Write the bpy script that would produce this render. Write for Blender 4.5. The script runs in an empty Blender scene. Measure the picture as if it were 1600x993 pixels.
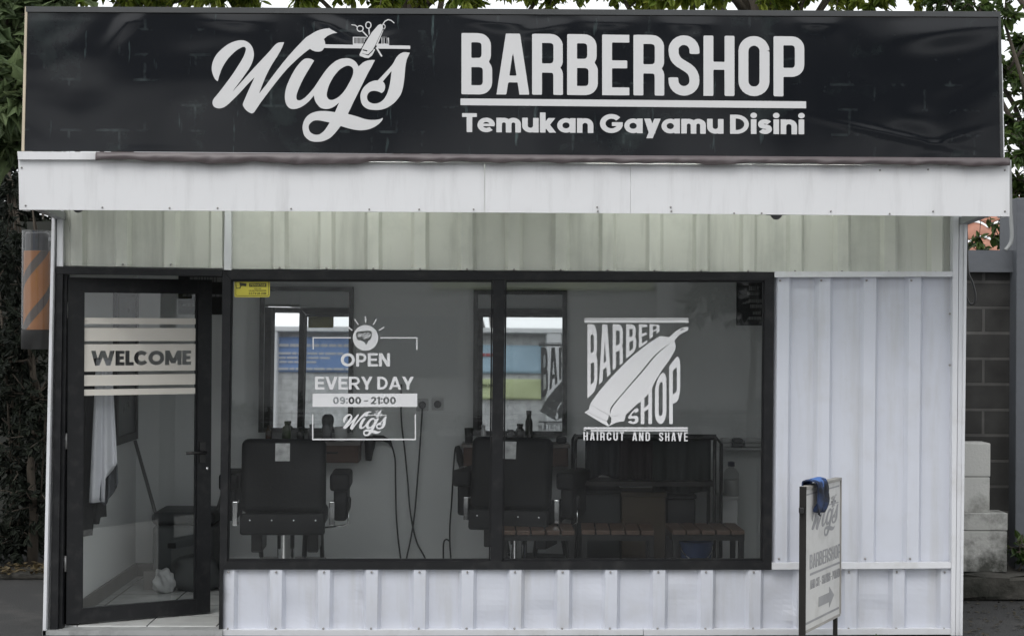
import bpy, bmesh, math, random
import numpy as np
from mathutils import Vector, Matrix

random.seed(7)
sc = bpy.context.scene
COL = sc.collection
# ---------------------------------------------------------------- camera, world, sun, exposure
FPX, CX, CY = 2730.0, 800.0, 496.5           # focal length in photo pixels, photo centre
EYE = Vector((0.0, -10.0, 1.80))
YAW, ROLL, PITCH = 0.0088, 0.0055, 0.0013
f0 = Vector((math.sin(YAW), math.cos(YAW), 0.0))
r0 = Vector((math.cos(YAW), -math.sin(YAW), 0.0))
u0 = Vector((0, 0, 1.0))
FWD = (f0 + PITCH * u0).normalized()
u1 = (u0 - PITCH * f0).normalized()
RGT = (r0 * math.cos(ROLL) + u1 * math.sin(ROLL)).normalized()
UPV = RGT.cross(FWD).normalized()
cam = bpy.data.objects.new('camera', bpy.data.cameras.new('camera'))
COL.objects.link(cam)
cam.matrix_world = Matrix((
    (RGT.x, UPV.x, -FWD.x, EYE.x), (RGT.y, UPV.y, -FWD.y, EYE.y),
    (RGT.z, UPV.z, -FWD.z, EYE.z), (0, 0, 0, 1)))
cam.data.sensor_width = 36.0
cam.data.sensor_fit = 'HORIZONTAL'
cam.data.lens = 36.0 * FPX / 1600.0
cam.data.clip_start = 0.1
cam.data.clip_end = 600.0
sc.camera = cam

SUN_EL, SUN_AZ = math.radians(50), math.radians(202)   # azimuth clockwise from +Y
world = bpy.data.worlds.new('World')
sc.world = world
world.use_nodes = True
wn = world.node_tree
bg = wn.nodes['Background']
sky = wn.nodes.new('ShaderNodeTexSky')
sky.sky_type = 'NISHITA'
sky.sun_disc = False
sky.sun_elevation = SUN_EL
sky.sun_rotation = SUN_AZ
sky.air_density = 1.0
sky.dust_density = 4.0
hs = wn.nodes.new('ShaderNodeHueSaturation')           # overcast: the blue is washed out
hs.inputs['Saturation'].default_value = 0.15
wn.links.new(sky.outputs[0], hs.inputs['Color'])
ov = wn.nodes.new('ShaderNodeMix'); ov.data_type = 'RGBA'   # even cloud layer
ov.inputs['Factor'].default_value = 0.65
ov.inputs['B'].default_value = (7.6, 7.8, 8.0, 1)
wn.links.new(hs.outputs[0], ov.inputs['A'])
wn.links.new(ov.outputs['Result'], bg.inputs['Color'])
bg.inputs['Strength'].default_value = 0.15
sun = bpy.data.objects.new('sun', bpy.data.lights.new('sun', 'SUN'))
COL.objects.link(sun)
sun.data.energy = 0.6
sun.data.angle = math.radians(28)
sun.data.color = (1.0, 0.97, 0.92)
sd = Vector((math.sin(SUN_AZ) * math.cos(SUN_EL), math.cos(SUN_AZ) * math.cos(SUN_EL), math.sin(SUN_EL)))
sun.rotation_euler = sd.to_track_quat('Z', 'Y').to_euler()
sun.location = sd * 30
sc.view_settings.view_transform = 'Standard'
sc.view_settings.look = 'None'
sc.view_settings.gamma = 1.0
sc.view_settings.use_curve_mapping = False
sc.view_settings.exposure = 0.42
sc.render.engine = 'CYCLES'
cy = sc.cycles
cy.use_denoising = True
try:
    cy.denoiser = 'OPENIMAGEDENOISE'
    cy.denoising_input_passes = 'RGB_ALBEDO_NORMAL'
except Exception:
    pass
cy.max_bounces = 8
cy.diffuse_bounces = 4
cy.glossy_bounces = 5
cy.transmission_bounces = 6
cy.transparent_max_bounces = 20
cy.sample_clamp_indirect = 6.0
cy.caustics_reflective = False
cy.caustics_refractive = False

# ---------------------------------------------------------------- placing helpers
def ray(px, py):
    return FWD + RGT * ((px - CX) / FPX) + UPV * ((CY - py) / FPX)

def P(px, py, Y=0.0):
    """the point of the vertical plane y = Y that stands at this place of the photograph"""
    d = ray(px, py)
    return EYE + d * ((Y - EYE.y) / d.y)

def PZ(px, py, z):
    d = ray(px, py)
    return EYE + d * ((z - EYE.z) / d.z)

def PP(px, py, p0, n):
    d = ray(px, py)
    return EYE + d * ((p0 - EYE).dot(n) / d.dot(n))

ORG = {}
def thing(name, label, cat, loc=(0, 0, 0), group=None):
    o = bpy.data.objects.new(name, None)
    o.empty_display_size = 0.2
    COL.objects.link(o)
    o.location = loc
    ORG[o] = Vector(loc)
    return tag(o, label, cat, group)

def tag(o, label=None, cat=None, group=None, kind=None):
    if label: o['label'] = label
    if cat: o['category'] = cat
    if group: o['group'] = group
    if kind: o['kind'] = kind
    return o

def link_mesh(name, me, mats, parent=None, smooth=False, loc=None):
    if not isinstance(mats, (list, tuple)): mats = [mats]
    for m in mats: me.materials.append(m)
    o = bpy.data.objects.new(name, me)
    COL.objects.link(o)
    if parent is not None:
        org = ORG[parent]
        me.transform(Matrix.Translation(-org))
        o.parent = parent
        ORG[o] = org
    elif loc is not None:
        me.transform(Matrix.Translation(-Vector(loc)))
        o.location = loc
        ORG[o] = Vector(loc)
    else:
        ORG[o] = Vector((0, 0, 0))
    if smooth:
        for p in me.polygons: p.use_smooth = True
    return o

def obj(name, bm, mats, parent=None, smooth=False, loc=None, auto=None):
    bmesh.ops.recalc_face_normals(bm, faces=bm.faces[:])
    me = bpy.data.meshes.new(name)
    bm.to_mesh(me); bm.free()
    o = link_mesh(name, me, mats, parent, smooth, loc)
    if auto:
        for p in me.polygons: p.use_smooth = True
        try: me.set_sharp_from_angle(angle=math.radians(auto))
        except Exception: pass
    return o

def copy_tree(o, parent=None):
    c = o.copy(); COL.objects.link(c)
    if parent is not None: c.parent = parent
    for ch in list(o.children): copy_tree(ch, c)
    return c

B = bmesh.new
# ---------------------------------------------------------------- shape helpers
def hexa(bm, p8, mi=0):
    v = [bm.verts.new(p) for p in p8]
    for q in ((0, 1, 2, 3), (7, 6, 5, 4), (0, 4, 5, 1), (1, 5, 6, 2), (2, 6, 7, 3), (3, 7, 4, 0)):
        bm.faces.new([v[i] for i in q]).material_index = mi

def qbox(bm, c4, y0, y1, yref=None, mi=0):
    """box between y0 and y1 whose outline (tl, tr, br, bl) is given in photo pixels on plane yref"""
    if yref is None: yref = y0
    w = [P(a, b, yref) for a, b in c4]
    hexa(bm, [Vector((p.x, y0, p.z)) for p in w] + [Vector((p.x, y1, p.z)) for p in w], mi)

def rbox(bm, x0, y0, x1, y1, ya, yb, yref=None, mi=0):
    qbox(bm, ((x0, y0), (x1, y0), (x1, y1), (x0, y1)), ya, yb, yref, mi)

def box(bm, lo, hi, bev=0.0, seg=2, mi=0, M=None):
    t = bmesh.new()
    bmesh.ops.create_cube(t, size=1.0)
    lo, hi = Vector(lo), Vector(hi)
    s, c = hi - lo, (hi + lo) / 2
    for v in t.verts: v.co = Vector((v.co.x * s.x + c.x, v.co.y * s.y + c.y, v.co.z * s.z + c.z))
    if bev > 0:
        bmesh.ops.bevel(t, geom=t.edges[:], offset=min(bev, min(s) * 0.48), segments=seg, profile=0.5, affect='EDGES')
    merge(bm, t, mi, M)

def merge(bm, t, mi=0, M=None):
    if M is not None: t.transform(M)
    mp = {v: bm.verts.new(v.co) for v in t.verts}
    for f in t.faces:
        try:
            nf = bm.faces.new([mp[v] for v in f.verts]); nf.material_index = mi if mi is not None else f.material_index
            nf.smooth = f.smooth
        except ValueError: pass
    t.free()

def tube(bm, pts, r, n=8, mi=0, cap=True):
    pts = [Vector(p) for p in pts]
    rs = r if isinstance(r, (list, tuple)) else [r] * len(pts)
    rings = []
    prev = None
    for i, p in enumerate(pts):
        d = (pts[min(i + 1, len(pts) - 1)] - pts[max(i - 1, 0)])
        if d.length < 1e-9: d = Vector((0, 0, 1))
        d.normalize()
        if prev is None:
            a = d.orthogonal().normalized()
        else:
            a = prev - d * prev.dot(d)
            a = a.normalized() if a.length > 1e-6 else d.orthogonal().normalized()
        prev = a
        b = d.cross(a)
        rings.append([bm.verts.new(p + (a * math.cos(k * 2 * math.pi / n) + b * math.sin(k * 2 * math.pi / n)) * rs[i]) for k in range(n)])
    for i in range(len(rings) - 1):
        for k in range(n):
            f = bm.faces.new((rings[i][k], rings[i][(k + 1) % n], rings[i + 1][(k + 1) % n], rings[i + 1][k]))
            f.material_index = mi; f.smooth = True
    if cap:
        bm.faces.new(rings[0][::-1]).material_index = mi
        bm.faces.new(rings[-1]).material_index = mi

def lathe(bm, prof, c=(0, 0, 0), n=24, mi=0, M=None):
    c = Vector(c)
    t = bmesh.new()
    rings = []
    for r, z in prof:
        if r < 1e-6: rings.append([t.verts.new((c.x, c.y, c.z + z))])
        else: rings.append([t.verts.new((c.x + r * math.cos(k * 2 * math.pi / n), c.y + r * math.sin(k * 2 * math.pi / n), c.z + z)) for k in range(n)])
    for i in range(len(rings) - 1):
        a, b = rings[i], rings[i + 1]
        for k in range(n):
            k2 = (k + 1) % n
            if len(a) == 1 and len(b) == 1: continue
            if len(a) == 1: f = t.faces.new((a[0], b[k], b[k2]))
            elif len(b) == 1: f = t.faces.new((a[k], a[k2], b[0]))
            else: f = t.faces.new((a[k], a[k2], b[k2], b[k]))
            f.smooth = True
    if len(rings[0]) > 1: t.faces.new(rings[0][::-1])
    if len(rings[-1]) > 1: t.faces.new(rings[-1])
    merge(bm, t, mi, M)

def grid_sheet(bm, fn, nu, nv, mi=0):
    vs = [[bm.verts.new(fn(i / nu, j / nv)) for j in range(nv + 1)] for i in range(nu + 1)]
    for i in range(nu):
        for j in range(nv):
            f = bm.faces.new((vs[i][j], vs[i + 1][j], vs[i + 1][j + 1], vs[i][j + 1]))
            f.material_index = mi; f.smooth = True

def solid(o, t, off=0.0):
    m = o.modifiers.new('thickness', 'SOLIDIFY'); m.thickness = t; m.offset = off
    return o

def cr(pts, closed=True, k=5):
    """Catmull-Rom through points; a point given as (x, y, 1) is a sharp corner"""
    n = len(pts); out = []
    rng = range(n) if closed else range(n - 1)
    g = lambda i: pts[i % n] if closed else pts[max(0, min(n - 1, i))]
    for i in rng:
        p1, p2 = g(i), g(i + 1)
        p0 = p1 if len(p1) > 2 else g(i - 1)
        p3 = p2 if len(p2) > 2 else g(i + 2)
        for s in range(k):
            t = s / k
            r = []
            for c in (0, 1):
                a, b, d, e = p0[c], p1[c], p2[c], p3[c]
                r.append(0.5 * (2 * b + (d - a) * t + (2 * a - 5 * b + 4 * d - e) * t * t + (3 * b - a - 3 * d + e) * t ** 3))
            out.append(tuple(r))
    if not closed: out.append(tuple(pts[-1][:2]))
    return out
# ---------------------------------------------------------------- materials
MATS = {}
def nt(name):
    m = bpy.data.materials.new(name); m.use_nodes = True
    n = m.node_tree.nodes; l = m.node_tree.links
    return m, n, l, n['Principled BSDF']

def pm(name, col, rough=0.5, metal=0.0, var=0.12, scale=6.0, bump=0.0, bscale=30.0, stretch=None, spec=0.5,
       stain=None, stain_scale=3.0, stain_amt=0.5, coat=0.0, streak=None, smin=0.5, smax=0.72):
    """painted / plain surface with a mottled tone, optional stains of another colour, optional bump"""
    if name in MATS: return MATS[name]
    m, n, l, b = nt(name)
    tc = n.new('ShaderNodeTexCoord'); mp = n.new('ShaderNodeMapping')
    if stretch: mp.inputs['Scale'].default_value = stretch
    l.new(tc.outputs['Object'], mp.inputs['Vector'])
    no = n.new('ShaderNodeTexNoise'); no.inputs['Scale'].default_value = scale; no.inputs['Detail'].default_value = 6
    l.new(mp.outputs[0], no.inputs['Vector'])
    mx = n.new('ShaderNodeMix'); mx.data_type = 'RGBA'
    c0 = [max(0, c * (1 - var)) for c in col]; c1 = [min(1, c * (1 + var)) for c in col]
    mx.inputs['A'].default_value = (*c0, 1); mx.inputs['B'].default_value = (*c1, 1)
    l.new(no.outputs['Fac'], mx.inputs['Factor'])
    last = mx.outputs['Result']
    for st, sscale, samt, smap in ([(stain, stain_scale, stain_amt, None)] if stain else []) + ([streak] if streak else []):
        n2 = n.new('ShaderNodeTexNoise'); n2.inputs['Scale'].default_value = sscale; n2.inputs['Detail'].default_value = 8
        n2.inputs['Roughness'].default_value = 0.65
        if smap:
            m2 = n.new('ShaderNodeMapping'); m2.inputs['Scale'].default_value = smap
            l.new(tc.outputs['Object'], m2.inputs['Vector']); l.new(m2.outputs[0], n2.inputs['Vector'])
        else: l.new(tc.outputs['Object'], n2.inputs['Vector'])
        rp = n.new('ShaderNodeMapRange'); rp.inputs['From Min'].default_value = smin; rp.inputs['From Max'].default_value = smax
        rp.inputs['To Max'].default_value = samt
        l.new(n2.outputs['Fac'], rp.inputs['Value'])
        m3 = n.new('ShaderNodeMix'); m3.data_type = 'RGBA'
        l.new(rp.outputs[0], m3.inputs['Factor']); l.new(last, m3.inputs['A']); m3.inputs['B'].default_value = (*st, 1)
        last = m3.outputs['Result']
    l.new(last, b.inputs['Base Color'])
    rr = n.new('ShaderNodeMapRange'); rr.inputs['To Min'].default_value = max(0.02, rough - 0.08); rr.inputs['To Max'].default_value = min(1, rough + 0.08)
    l.new(no.outputs['Fac'], rr.inputs['Value']); l.new(rr.outputs[0], b.inputs['Roughness'])
    b.inputs['Metallic'].default_value = metal
    b.inputs['Specular IOR Level'].default_value = spec
    b.inputs['Coat Weight'].default_value = coat
    if bump:
        nb = n.new('ShaderNodeTexNoise'); nb.inputs['Scale'].default_value = bscale; nb.inputs['Detail'].default_value = 5
        l.new(mp.outputs[0], nb.inputs['Vector'])
        bp = n.new('ShaderNodeBump'); bp.inputs['Strength'].default_value = 1.0; bp.inputs['Distance'].default_value = bump
        l.new(nb.outputs['Fac'], bp.inputs['Height']); l.new(bp.outputs[0], b.inputs['Normal'])
    MATS[name] = m
    return m

def glass_mat(name, tint, refl=0.05, dirt=0.03):
    m, n, l, b = nt(name)
    n.remove(b); out = n['Material Output']
    lw = n.new('ShaderNodeLayerWeight'); lw.inputs['Blend'].default_value = 0.5
    pw = n.new('ShaderNodeMath'); pw.operation = 'POWER'; pw.inputs[1].default_value = 5
    l.new(lw.outputs['Facing'], pw.inputs[0])
    ma = n.new('ShaderNodeMath'); ma.operation = 'MULTIPLY_ADD'; ma.inputs[1].default_value = 1 - refl; ma.inputs[2].default_value = refl
    l.new(pw.outputs[0], ma.inputs[0])
    tr = n.new('ShaderNodeBsdfTransparent'); tr.inputs['Color'].default_value = (*tint, 1)
    gl = n.new('ShaderNodeBsdfGlossy'); gl.inputs['Roughness'].default_value = 0.01
    mx = n.new('ShaderNodeMixShader')
    l.new(ma.outputs[0], mx.inputs['Fac']); l.new(tr.outputs[0], mx.inputs[1]); l.new(gl.outputs[0], mx.inputs[2])
    df = n.new('ShaderNodeBsdfDiffuse'); df.inputs['Color'].default_value = (0.6, 0.62, 0.66, 1)   # dust on the pane
    tc = n.new('ShaderNodeTexCoord'); no = n.new('ShaderNodeTexNoise'); no.inputs['Scale'].default_value = 1.7; no.inputs['Detail'].default_value = 9
    no.inputs['Roughness'].default_value = 0.6
    l.new(tc.outputs['Object'], no.inputs['Vector'])
    rp = n.new('ShaderNodeMapRange'); rp.inputs['From Min'].default_value = 0.38; rp.inputs['From Max'].default_value = 0.75
    rp.inputs['To Min'].default_value = dirt * 0.3; rp.inputs['To Max'].default_value = dirt * 2.2
    l.new(no.outputs['Fac'], rp.inputs['Value'])
    m2 = n.new('ShaderNodeMixShader')
    l.new(rp.outputs[0], m2.inputs['Fac']); l.new(mx.outputs[0], m2.inputs[1]); l.new(df.outputs[0], m2.inputs[2])
    l.new(m2.outputs[0], out.inputs['Surface'])
    return m

def leaf_mat(name, ca, cb, trans=0.35, rough=0.45):
    m, n, l, b = nt(name)
    out = n['Material Output']
    ge = n.new('ShaderNodeNewGeometry')
    mx = n.new('ShaderNodeMix'); mx.data_type = 'RGBA'
    mx.inputs['A'].default_value = (*ca, 1); mx.inputs['B'].default_value = (*cb, 1)
    l.new(ge.outputs['Random Per Island'], mx.inputs['Factor'])
    l.new(mx.outputs['Result'], b.inputs['Base Color'])
    b.inputs['Roughness'].default_value = rough
    b.inputs['Specular IOR Level'].default_value = 0.35
    tl = n.new('ShaderNodeBsdfTranslucent')
    hv = n.new('ShaderNodeHueSaturation'); hv.inputs['Hue'].default_value = 0.485; hv.inputs['Value'].default_value = 1.6
    l.new(mx.outputs['Result'], hv.inputs['Color']); l.new(hv.outputs[0], tl.inputs['Color'])
    ms = n.new('ShaderNodeMixShader'); ms.inputs['Fac'].default_value = trans
    l.new(b.outputs[0], ms.inputs[1]); l.new(tl.outputs[0], ms.inputs[2]); l.new(ms.outputs[0], out.inputs['Surface'])
    return m

def brick_mat(name, ca, cb, mortar, bw, rh, ms, axis='XZ', bump=0.006, rough=0.9, offset=0.5, noise=0.5, nscale=9.0):
    m, n, l, b = nt(name)
    tc = n.new('ShaderNodeTexCoord'); sp = n.new('ShaderNodeSeparateXYZ'); cb_ = n.new('ShaderNodeCombineXYZ')
    l.new(tc.outputs['Object'], sp.inputs[0])
    l.new(sp.outputs[axis[0]], cb_.inputs['X']); l.new(sp.outputs[axis[1]], cb_.inputs['Y'])
    br = n.new('ShaderNodeTexBrick'); br.offset = offset
    br.inputs['Scale'].default_value = 1.0
    br.inputs['Brick Width'].default_value = bw; br.inputs['Row Height'].default_value = rh
    br.inputs['Mortar Size'].default_value = ms; br.inputs['Mortar Smooth'].default_value = 0.2
    br.inputs['Color1'].default_value = (*ca, 1); br.inputs['Color2'].default_value = (*cb, 1); br.inputs['Mortar'].default_value = (*mortar, 1)
    l.new(cb_.outputs[0], br.inputs['Vector'])
    no = n.new('ShaderNodeTexNoise'); no.inputs['Scale'].default_value = nscale; no.inputs['Detail'].default_value = 8
    l.new(tc.outputs['Object'], no.inputs['Vector'])
    mr = n.new('ShaderNodeMapRange'); mr.inputs['From Min'].default_value = 0.3; mr.inputs['From Max'].default_value = 0.7
    mr.inputs['To Min'].default_value = 1 - noise; mr.inputs['To Max'].default_value = 1 + noise
    l.new(no.outputs['Fac'], mr.inputs['Value'])
    mu = n.new('ShaderNodeMix'); mu.data_type = 'RGBA'; mu.blend_type = 'MULTIPLY'; mu.inputs['Factor'].default_value = 1
    l.new(br.outputs['Color'], mu.inputs['A']); l.new(mr.outputs[0], mu.inputs['B'])
    l.new(mu.outputs['Result'], b.inputs['Base Color'])
    b.inputs['Roughness'].default_value = rough
    inv = n.new('ShaderNodeMath'); inv.operation = 'MULTIPLY_ADD'; inv.inputs[1].default_value = -1.0; inv.inputs[2].default_value = 1.0
    l.new(br.outputs['Fac'], inv.inputs[0])
    ad = n.new('ShaderNodeMath'); ad.operation = 'MULTIPLY_ADD'; ad.inputs[1].default_value = 0.35
    l.new(no.outputs['Fac'], ad.inputs[0]); l.new(inv.outputs[0], ad.inputs[2])
    bp = n.new('ShaderNodeBump'); bp.inputs['Distance'].default_value = bump
    l.new(ad.outputs[0], bp.inputs['Height']); l.new(bp.outputs[0], b.inputs['Normal'])
    return m

WHITE = pm('white_painted_sheet', (0.55, 0.57, 0.635), 0.42, var=0.05, scale=2.5, bump=0.012, bscale=2.2,
           stain=(0.45, 0.45, 0.46), stain_scale=4, stain_amt=0.35, streak=((0.42, 0.42, 0.42), 9.0, 0.55, (1.0, 1.0, 0.09)))
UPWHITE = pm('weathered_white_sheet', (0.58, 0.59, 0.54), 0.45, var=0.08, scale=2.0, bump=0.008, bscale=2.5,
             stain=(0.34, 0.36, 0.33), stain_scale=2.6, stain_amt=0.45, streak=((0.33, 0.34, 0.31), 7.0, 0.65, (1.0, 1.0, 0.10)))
FASCIA = pm('white_fascia_paint', (0.68, 0.685, 0.70), 0.5, var=0.03, scale=3, bump=0.004, bscale=1.8,
            stain=(0.62, 0.62, 0.64), stain_scale=2.0, stain_amt=0.35, streak=((0.50, 0.50, 0.51), 10.0, 0.60, (1.0, 1.0, 0.12)))
TRIM = pm('white_trim_paint', (0.62, 0.63, 0.66), 0.45, var=0.06, scale=5, stain=(0.40, 0.39, 0.37), stain_scale=6, stain_amt=0.4)
BLACKAL = pm('black_aluminium', (0.009, 0.0095, 0.011), 0.45, spec=.3, var=0.25, scale=9, stain=(0.05, 0.05, 0.05), stain_scale=14, stain_amt=0.35)
INWALL = pm('interior_wall_paint', (0.75, 0.76, 0.755), 0.75, var=0.05, scale=1.5)
TILE = brick_mat('pale_floor_tile', (0.58, 0.59, 0.58), (0.54, 0.55, 0.54), (0.16, 0.16, 0.16), 0.4, 0.4, 0.005, 'XY', 0.001, 0.18, 0.0, 0.10)
SKIRT = pm('dark_skirting', (0.05, 0.045, 0.04), 0.4)
VINYL = pm('white_vinyl', (0.61, 0.61, 0.615), 0.55, var=0.04)
DECAL = pm('white_window_vinyl', (0.66, 0.66, 0.68), 0.6, var=0.03)
CREAMDEC = pm('cream_window_vinyl', (0.62, 0.59, 0.54), 0.6, var=0.05)
CHROME = pm('chrome', (0.75, 0.75, 0.76), 0.15, 1.0, var=0.05)
BLACKLEATHER = pm('black_leather', (0.007, 0.0075, 0.008), 0.6, var=0.3, scale=20, bump=0.001, bscale=60, spec=.25)
BLACKPL = pm('black_plastic', (0.012, 0.012, 0.012), 0.4)
BLACKMET = pm('black_metal', (0.015, 0.015, 0.015), 0.4, 0.0)
DARKWOOD = pm('dark_brown_wood', (0.07, 0.035, 0.022), 0.5, var=0.35, scale=4, stretch=(1, 1, 8))
SLATWOOD = pm('stool_slat_wood', (0.085, 0.053, 0.038), 0.5, var=0.35, scale=6, stretch=(8, 1, 1))
CARD = pm('brown_cardboard', (0.075, 0.058, 0.04), 0.8)
MIRROR = pm('mirror_silver', (0.86, 0.87, 0.88), 0.06, 1.0, var=0.0)
for nd in MIRROR.node_tree.nodes:
    if nd.type == 'BSDF_PRINCIPLED':
        for lk in list(MIRROR.node_tree.links):
            if lk.to_node == nd and lk.to_socket.name == 'Roughness': MIRROR.node_tree.links.remove(lk)
        nd.inputs['Roughness'].default_value = 0.015
GLASS = glass_mat('shop_glass', (0.955, 0.965, 0.965), 0.046, 0.006)
DOORGLASS = glass_mat('door_glass', (0.955, 0.965, 0.965), 0.046, 0.005)
CLEAR = glass_mat('clear_acrylic', (0.90, 0.90, 0.90), 0.06, 0.05)
# ---------------------------------------------------------------- lettering: signed-distance glyphs -> outlines -> flat vinyl meshes
def seg_d(X, Y, a, b):
    ax, ay = a; bx, by = b
    dx, dy = bx - ax, by - ay
    L = dx * dx + dy * dy + 1e-12
    t = ((X - ax) * dx + (Y - ay) * dy) / L
    tc = np.clip(t, 0, 1)
    return np.hypot(X - ax - tc * dx, Y - ay - tc * dy), t

def sdf_stroke(X, Y, pts, w, cap='butt'):
    best = None; bt = None
    n = len(pts) - 1
    for i in range(n):
        d, t = seg_d(X, Y, pts[i], pts[i + 1])
        tt = np.zeros_like(t)
        if cap == 'butt':
            L = math.hypot(pts[i + 1][0] - pts[i][0], pts[i + 1][1] - pts[i][1])
            if i == 0: tt = np.maximum(tt, np.where(t < 0, -t * L, -1e9))
            if i == n - 1: tt = np.maximum(tt, np.where(t > 1, (t - 1) * L, 0))
        if best is None: best, bt = d, tt
        else:
            k = d < best
            best = np.where(k, d, best); bt = np.where(k, tt, bt)
    s = best - w / 2
    if cap == 'butt': s = np.where(bt > 0, np.maximum(s, bt), s)
    return s

def sdf_poly(X, Y, pts):
    inside = np.zeros(X.shape, bool); d = np.full(X.shape, 1e9)
    n = len(pts)
    for i in range(n):
        a, b = pts[i], pts[(i + 1) % n]
        if abs(a[0] - b[0]) + abs(a[1] - b[1]) < 1e-9: continue
        dd, _ = seg_d(X, Y, a, b); d = np.minimum(d, dd)
        if a[1] != b[1]:
            c = (a[1] > Y) != (b[1] > Y)
            xi = a[0] + (Y - a[1]) * (b[0] - a[0]) / (b[1] - a[1])
            inside ^= c & (X < xi)
    return np.where(inside, -d, d)

def contour(ops, h):
    """ops: ('s', pts, w, cap) | ('p', pts); a leading '-' subtracts. Returns simplified closed loops of the union."""
    xs, ys = [], []
    for o in ops:
        if o[0][0] == '-': continue
        m = o[2] if o[0] == 's' else 0
        for p in o[1]: xs += [p[0] - m, p[0] + m]; ys += [p[1] - m, p[1] + m]
    x0, x1, y0, y1 = min(xs) - 3 * h, max(xs) + 3 * h, min(ys) - 3 * h, max(ys) + 3 * h
    nx, ny = int((x1 - x0) / h) + 2, int((y1 - y0) / h) + 2
    gx = x0 + h * np.arange(nx) + h * 0.013; gy = y0 + h * np.arange(ny) + h * 0.017
    V = np.full((nx, ny), 1e9)
    for o in ops:
        neg = o[0][0] == '-'; k = o[0][-1]
        m = (o[2] if k == 's' else 0) + 3 * h
        px = [p[0] for p in o[1]]; py = [p[1] for p in o[1]]
        i0 = max(0, int((min(px) - m - x0) / h)); i1 = min(nx, int((max(px) + m - x0) / h) + 2)
        j0 = max(0, int((min(py) - m - y0) / h)); j1 = min(ny, int((max(py) + m - y0) / h) + 2)
        if i1 <= i0 or j1 <= j0: continue
        X, Y = np.meshgrid(gx[i0:i1], gy[j0:j1], indexing='ij')
        s = sdf_stroke(X, Y, o[1], o[2], o[3] if len(o) > 3 else 'butt') if k == 's' else sdf_poly(X, Y, o[1])
        sub = V[i0:i1, j0:j1]
        V[i0:i1, j0:j1] = np.maximum(sub, -s) if neg else np.minimum(sub, s)
    V = np.clip(V, -3 * h, 3 * h)
    V[np.abs(V) < 1e-6 * h] = 1e-6 * h
    ins = V < 0
    code = ins[:-1, :-1] * 1 + ins[1:, :-1] * 2 + ins[1:, 1:] * 4 + ins[:-1, 1:] * 8
    nxt = {}
    def ed(i, j, e):   # edge keys: ('h',i,j) between (i,j)-(i+1,j); ('v',i,j) between (i,j)-(i,j+1)
        return (('h', i, j), ('v', i + 1, j), ('h', i, j + 1), ('v', i, j))[e]
    TAB = {1: [(3, 0)], 2: [(0, 1)], 3: [(3, 1)], 4: [(1, 2)], 5: [(3, 0), (1, 2)], 6: [(0, 2)], 7: [(3, 2)], 8: [(2, 3)], 9: [(2, 0)],
           10: [(0, 1), (2, 3)], 11: [(2, 1)], 12: [(1, 3)], 13: [(1, 0)], 14: [(0, 3)]}
    for i, j in zip(*np.nonzero((code > 0) & (code < 15))):
        for a, b in TAB[int(code[i, j])]: nxt[ed(i, j, a)] = ed(i, j, b)
    def pt(e):
        k, i, j = e
        a = V[i, j]
        if k == 'h':
            b = V[i + 1, j]; return (gx[i] + h * a / (a - b), gy[j])
        b = V[i, j + 1]; return (gx[i], gy[j] + h * a / (a - b))
    loops = []
    while nxt:
        s = next(iter(nxt)); e = s; lp = []
        while e in nxt:
            lp.append(pt(e)); e = nxt.pop(e)
        if len(lp) > 5:
            lp = simplify(lp, h * 0.16)
            if len(lp) >= 3: loops.append(lp)
    return loops

def simplify(lp, tol):
    def dp(a):
        st = [(0, len(a) - 1)]; keep = {0, len(a) - 1}
        A = np.array(a)
        while st:
            i, j = st.pop()
            if j - i < 2: continue
            d = A[j] - A[i]; L = math.hypot(*d) + 1e-12
            q = A[i + 1:j] - A[i]
            dist = np.abs(q[:, 0] * d[1] - q[:, 1] * d[0]) / L
            k = int(dist.argmax())
            if dist[k] > tol:
                k += i + 1; keep.add(k); st += [(i, k), (k, j)]
        return [a[i] for i in sorted(keep)]
    A = np.array(lp)
    k = int(((A - A[0]) ** 2).sum(1).argmax())
    return dp(lp[:k + 1])[:-1] + dp(lp[k:] + [lp[0]])[:-1]

def arc(cx, cy, rx, ry, a0, a1, n=12):
    return [(cx + rx * math.cos(math.radians(a0 + (a1 - a0) * i / n)), cy + ry * math.sin(math.radians(a0 + (a1 - a0) * i / n))) for i in range(n + 1)]

def sl(x0, x1, wd, y0=0.0, y1=1.0):
    return ('p', [(x0 - wd / 2, y0), (x0 + wd / 2, y0), (x1 + wd / 2, y1), (x1 - wd / 2, y1)])

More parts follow.
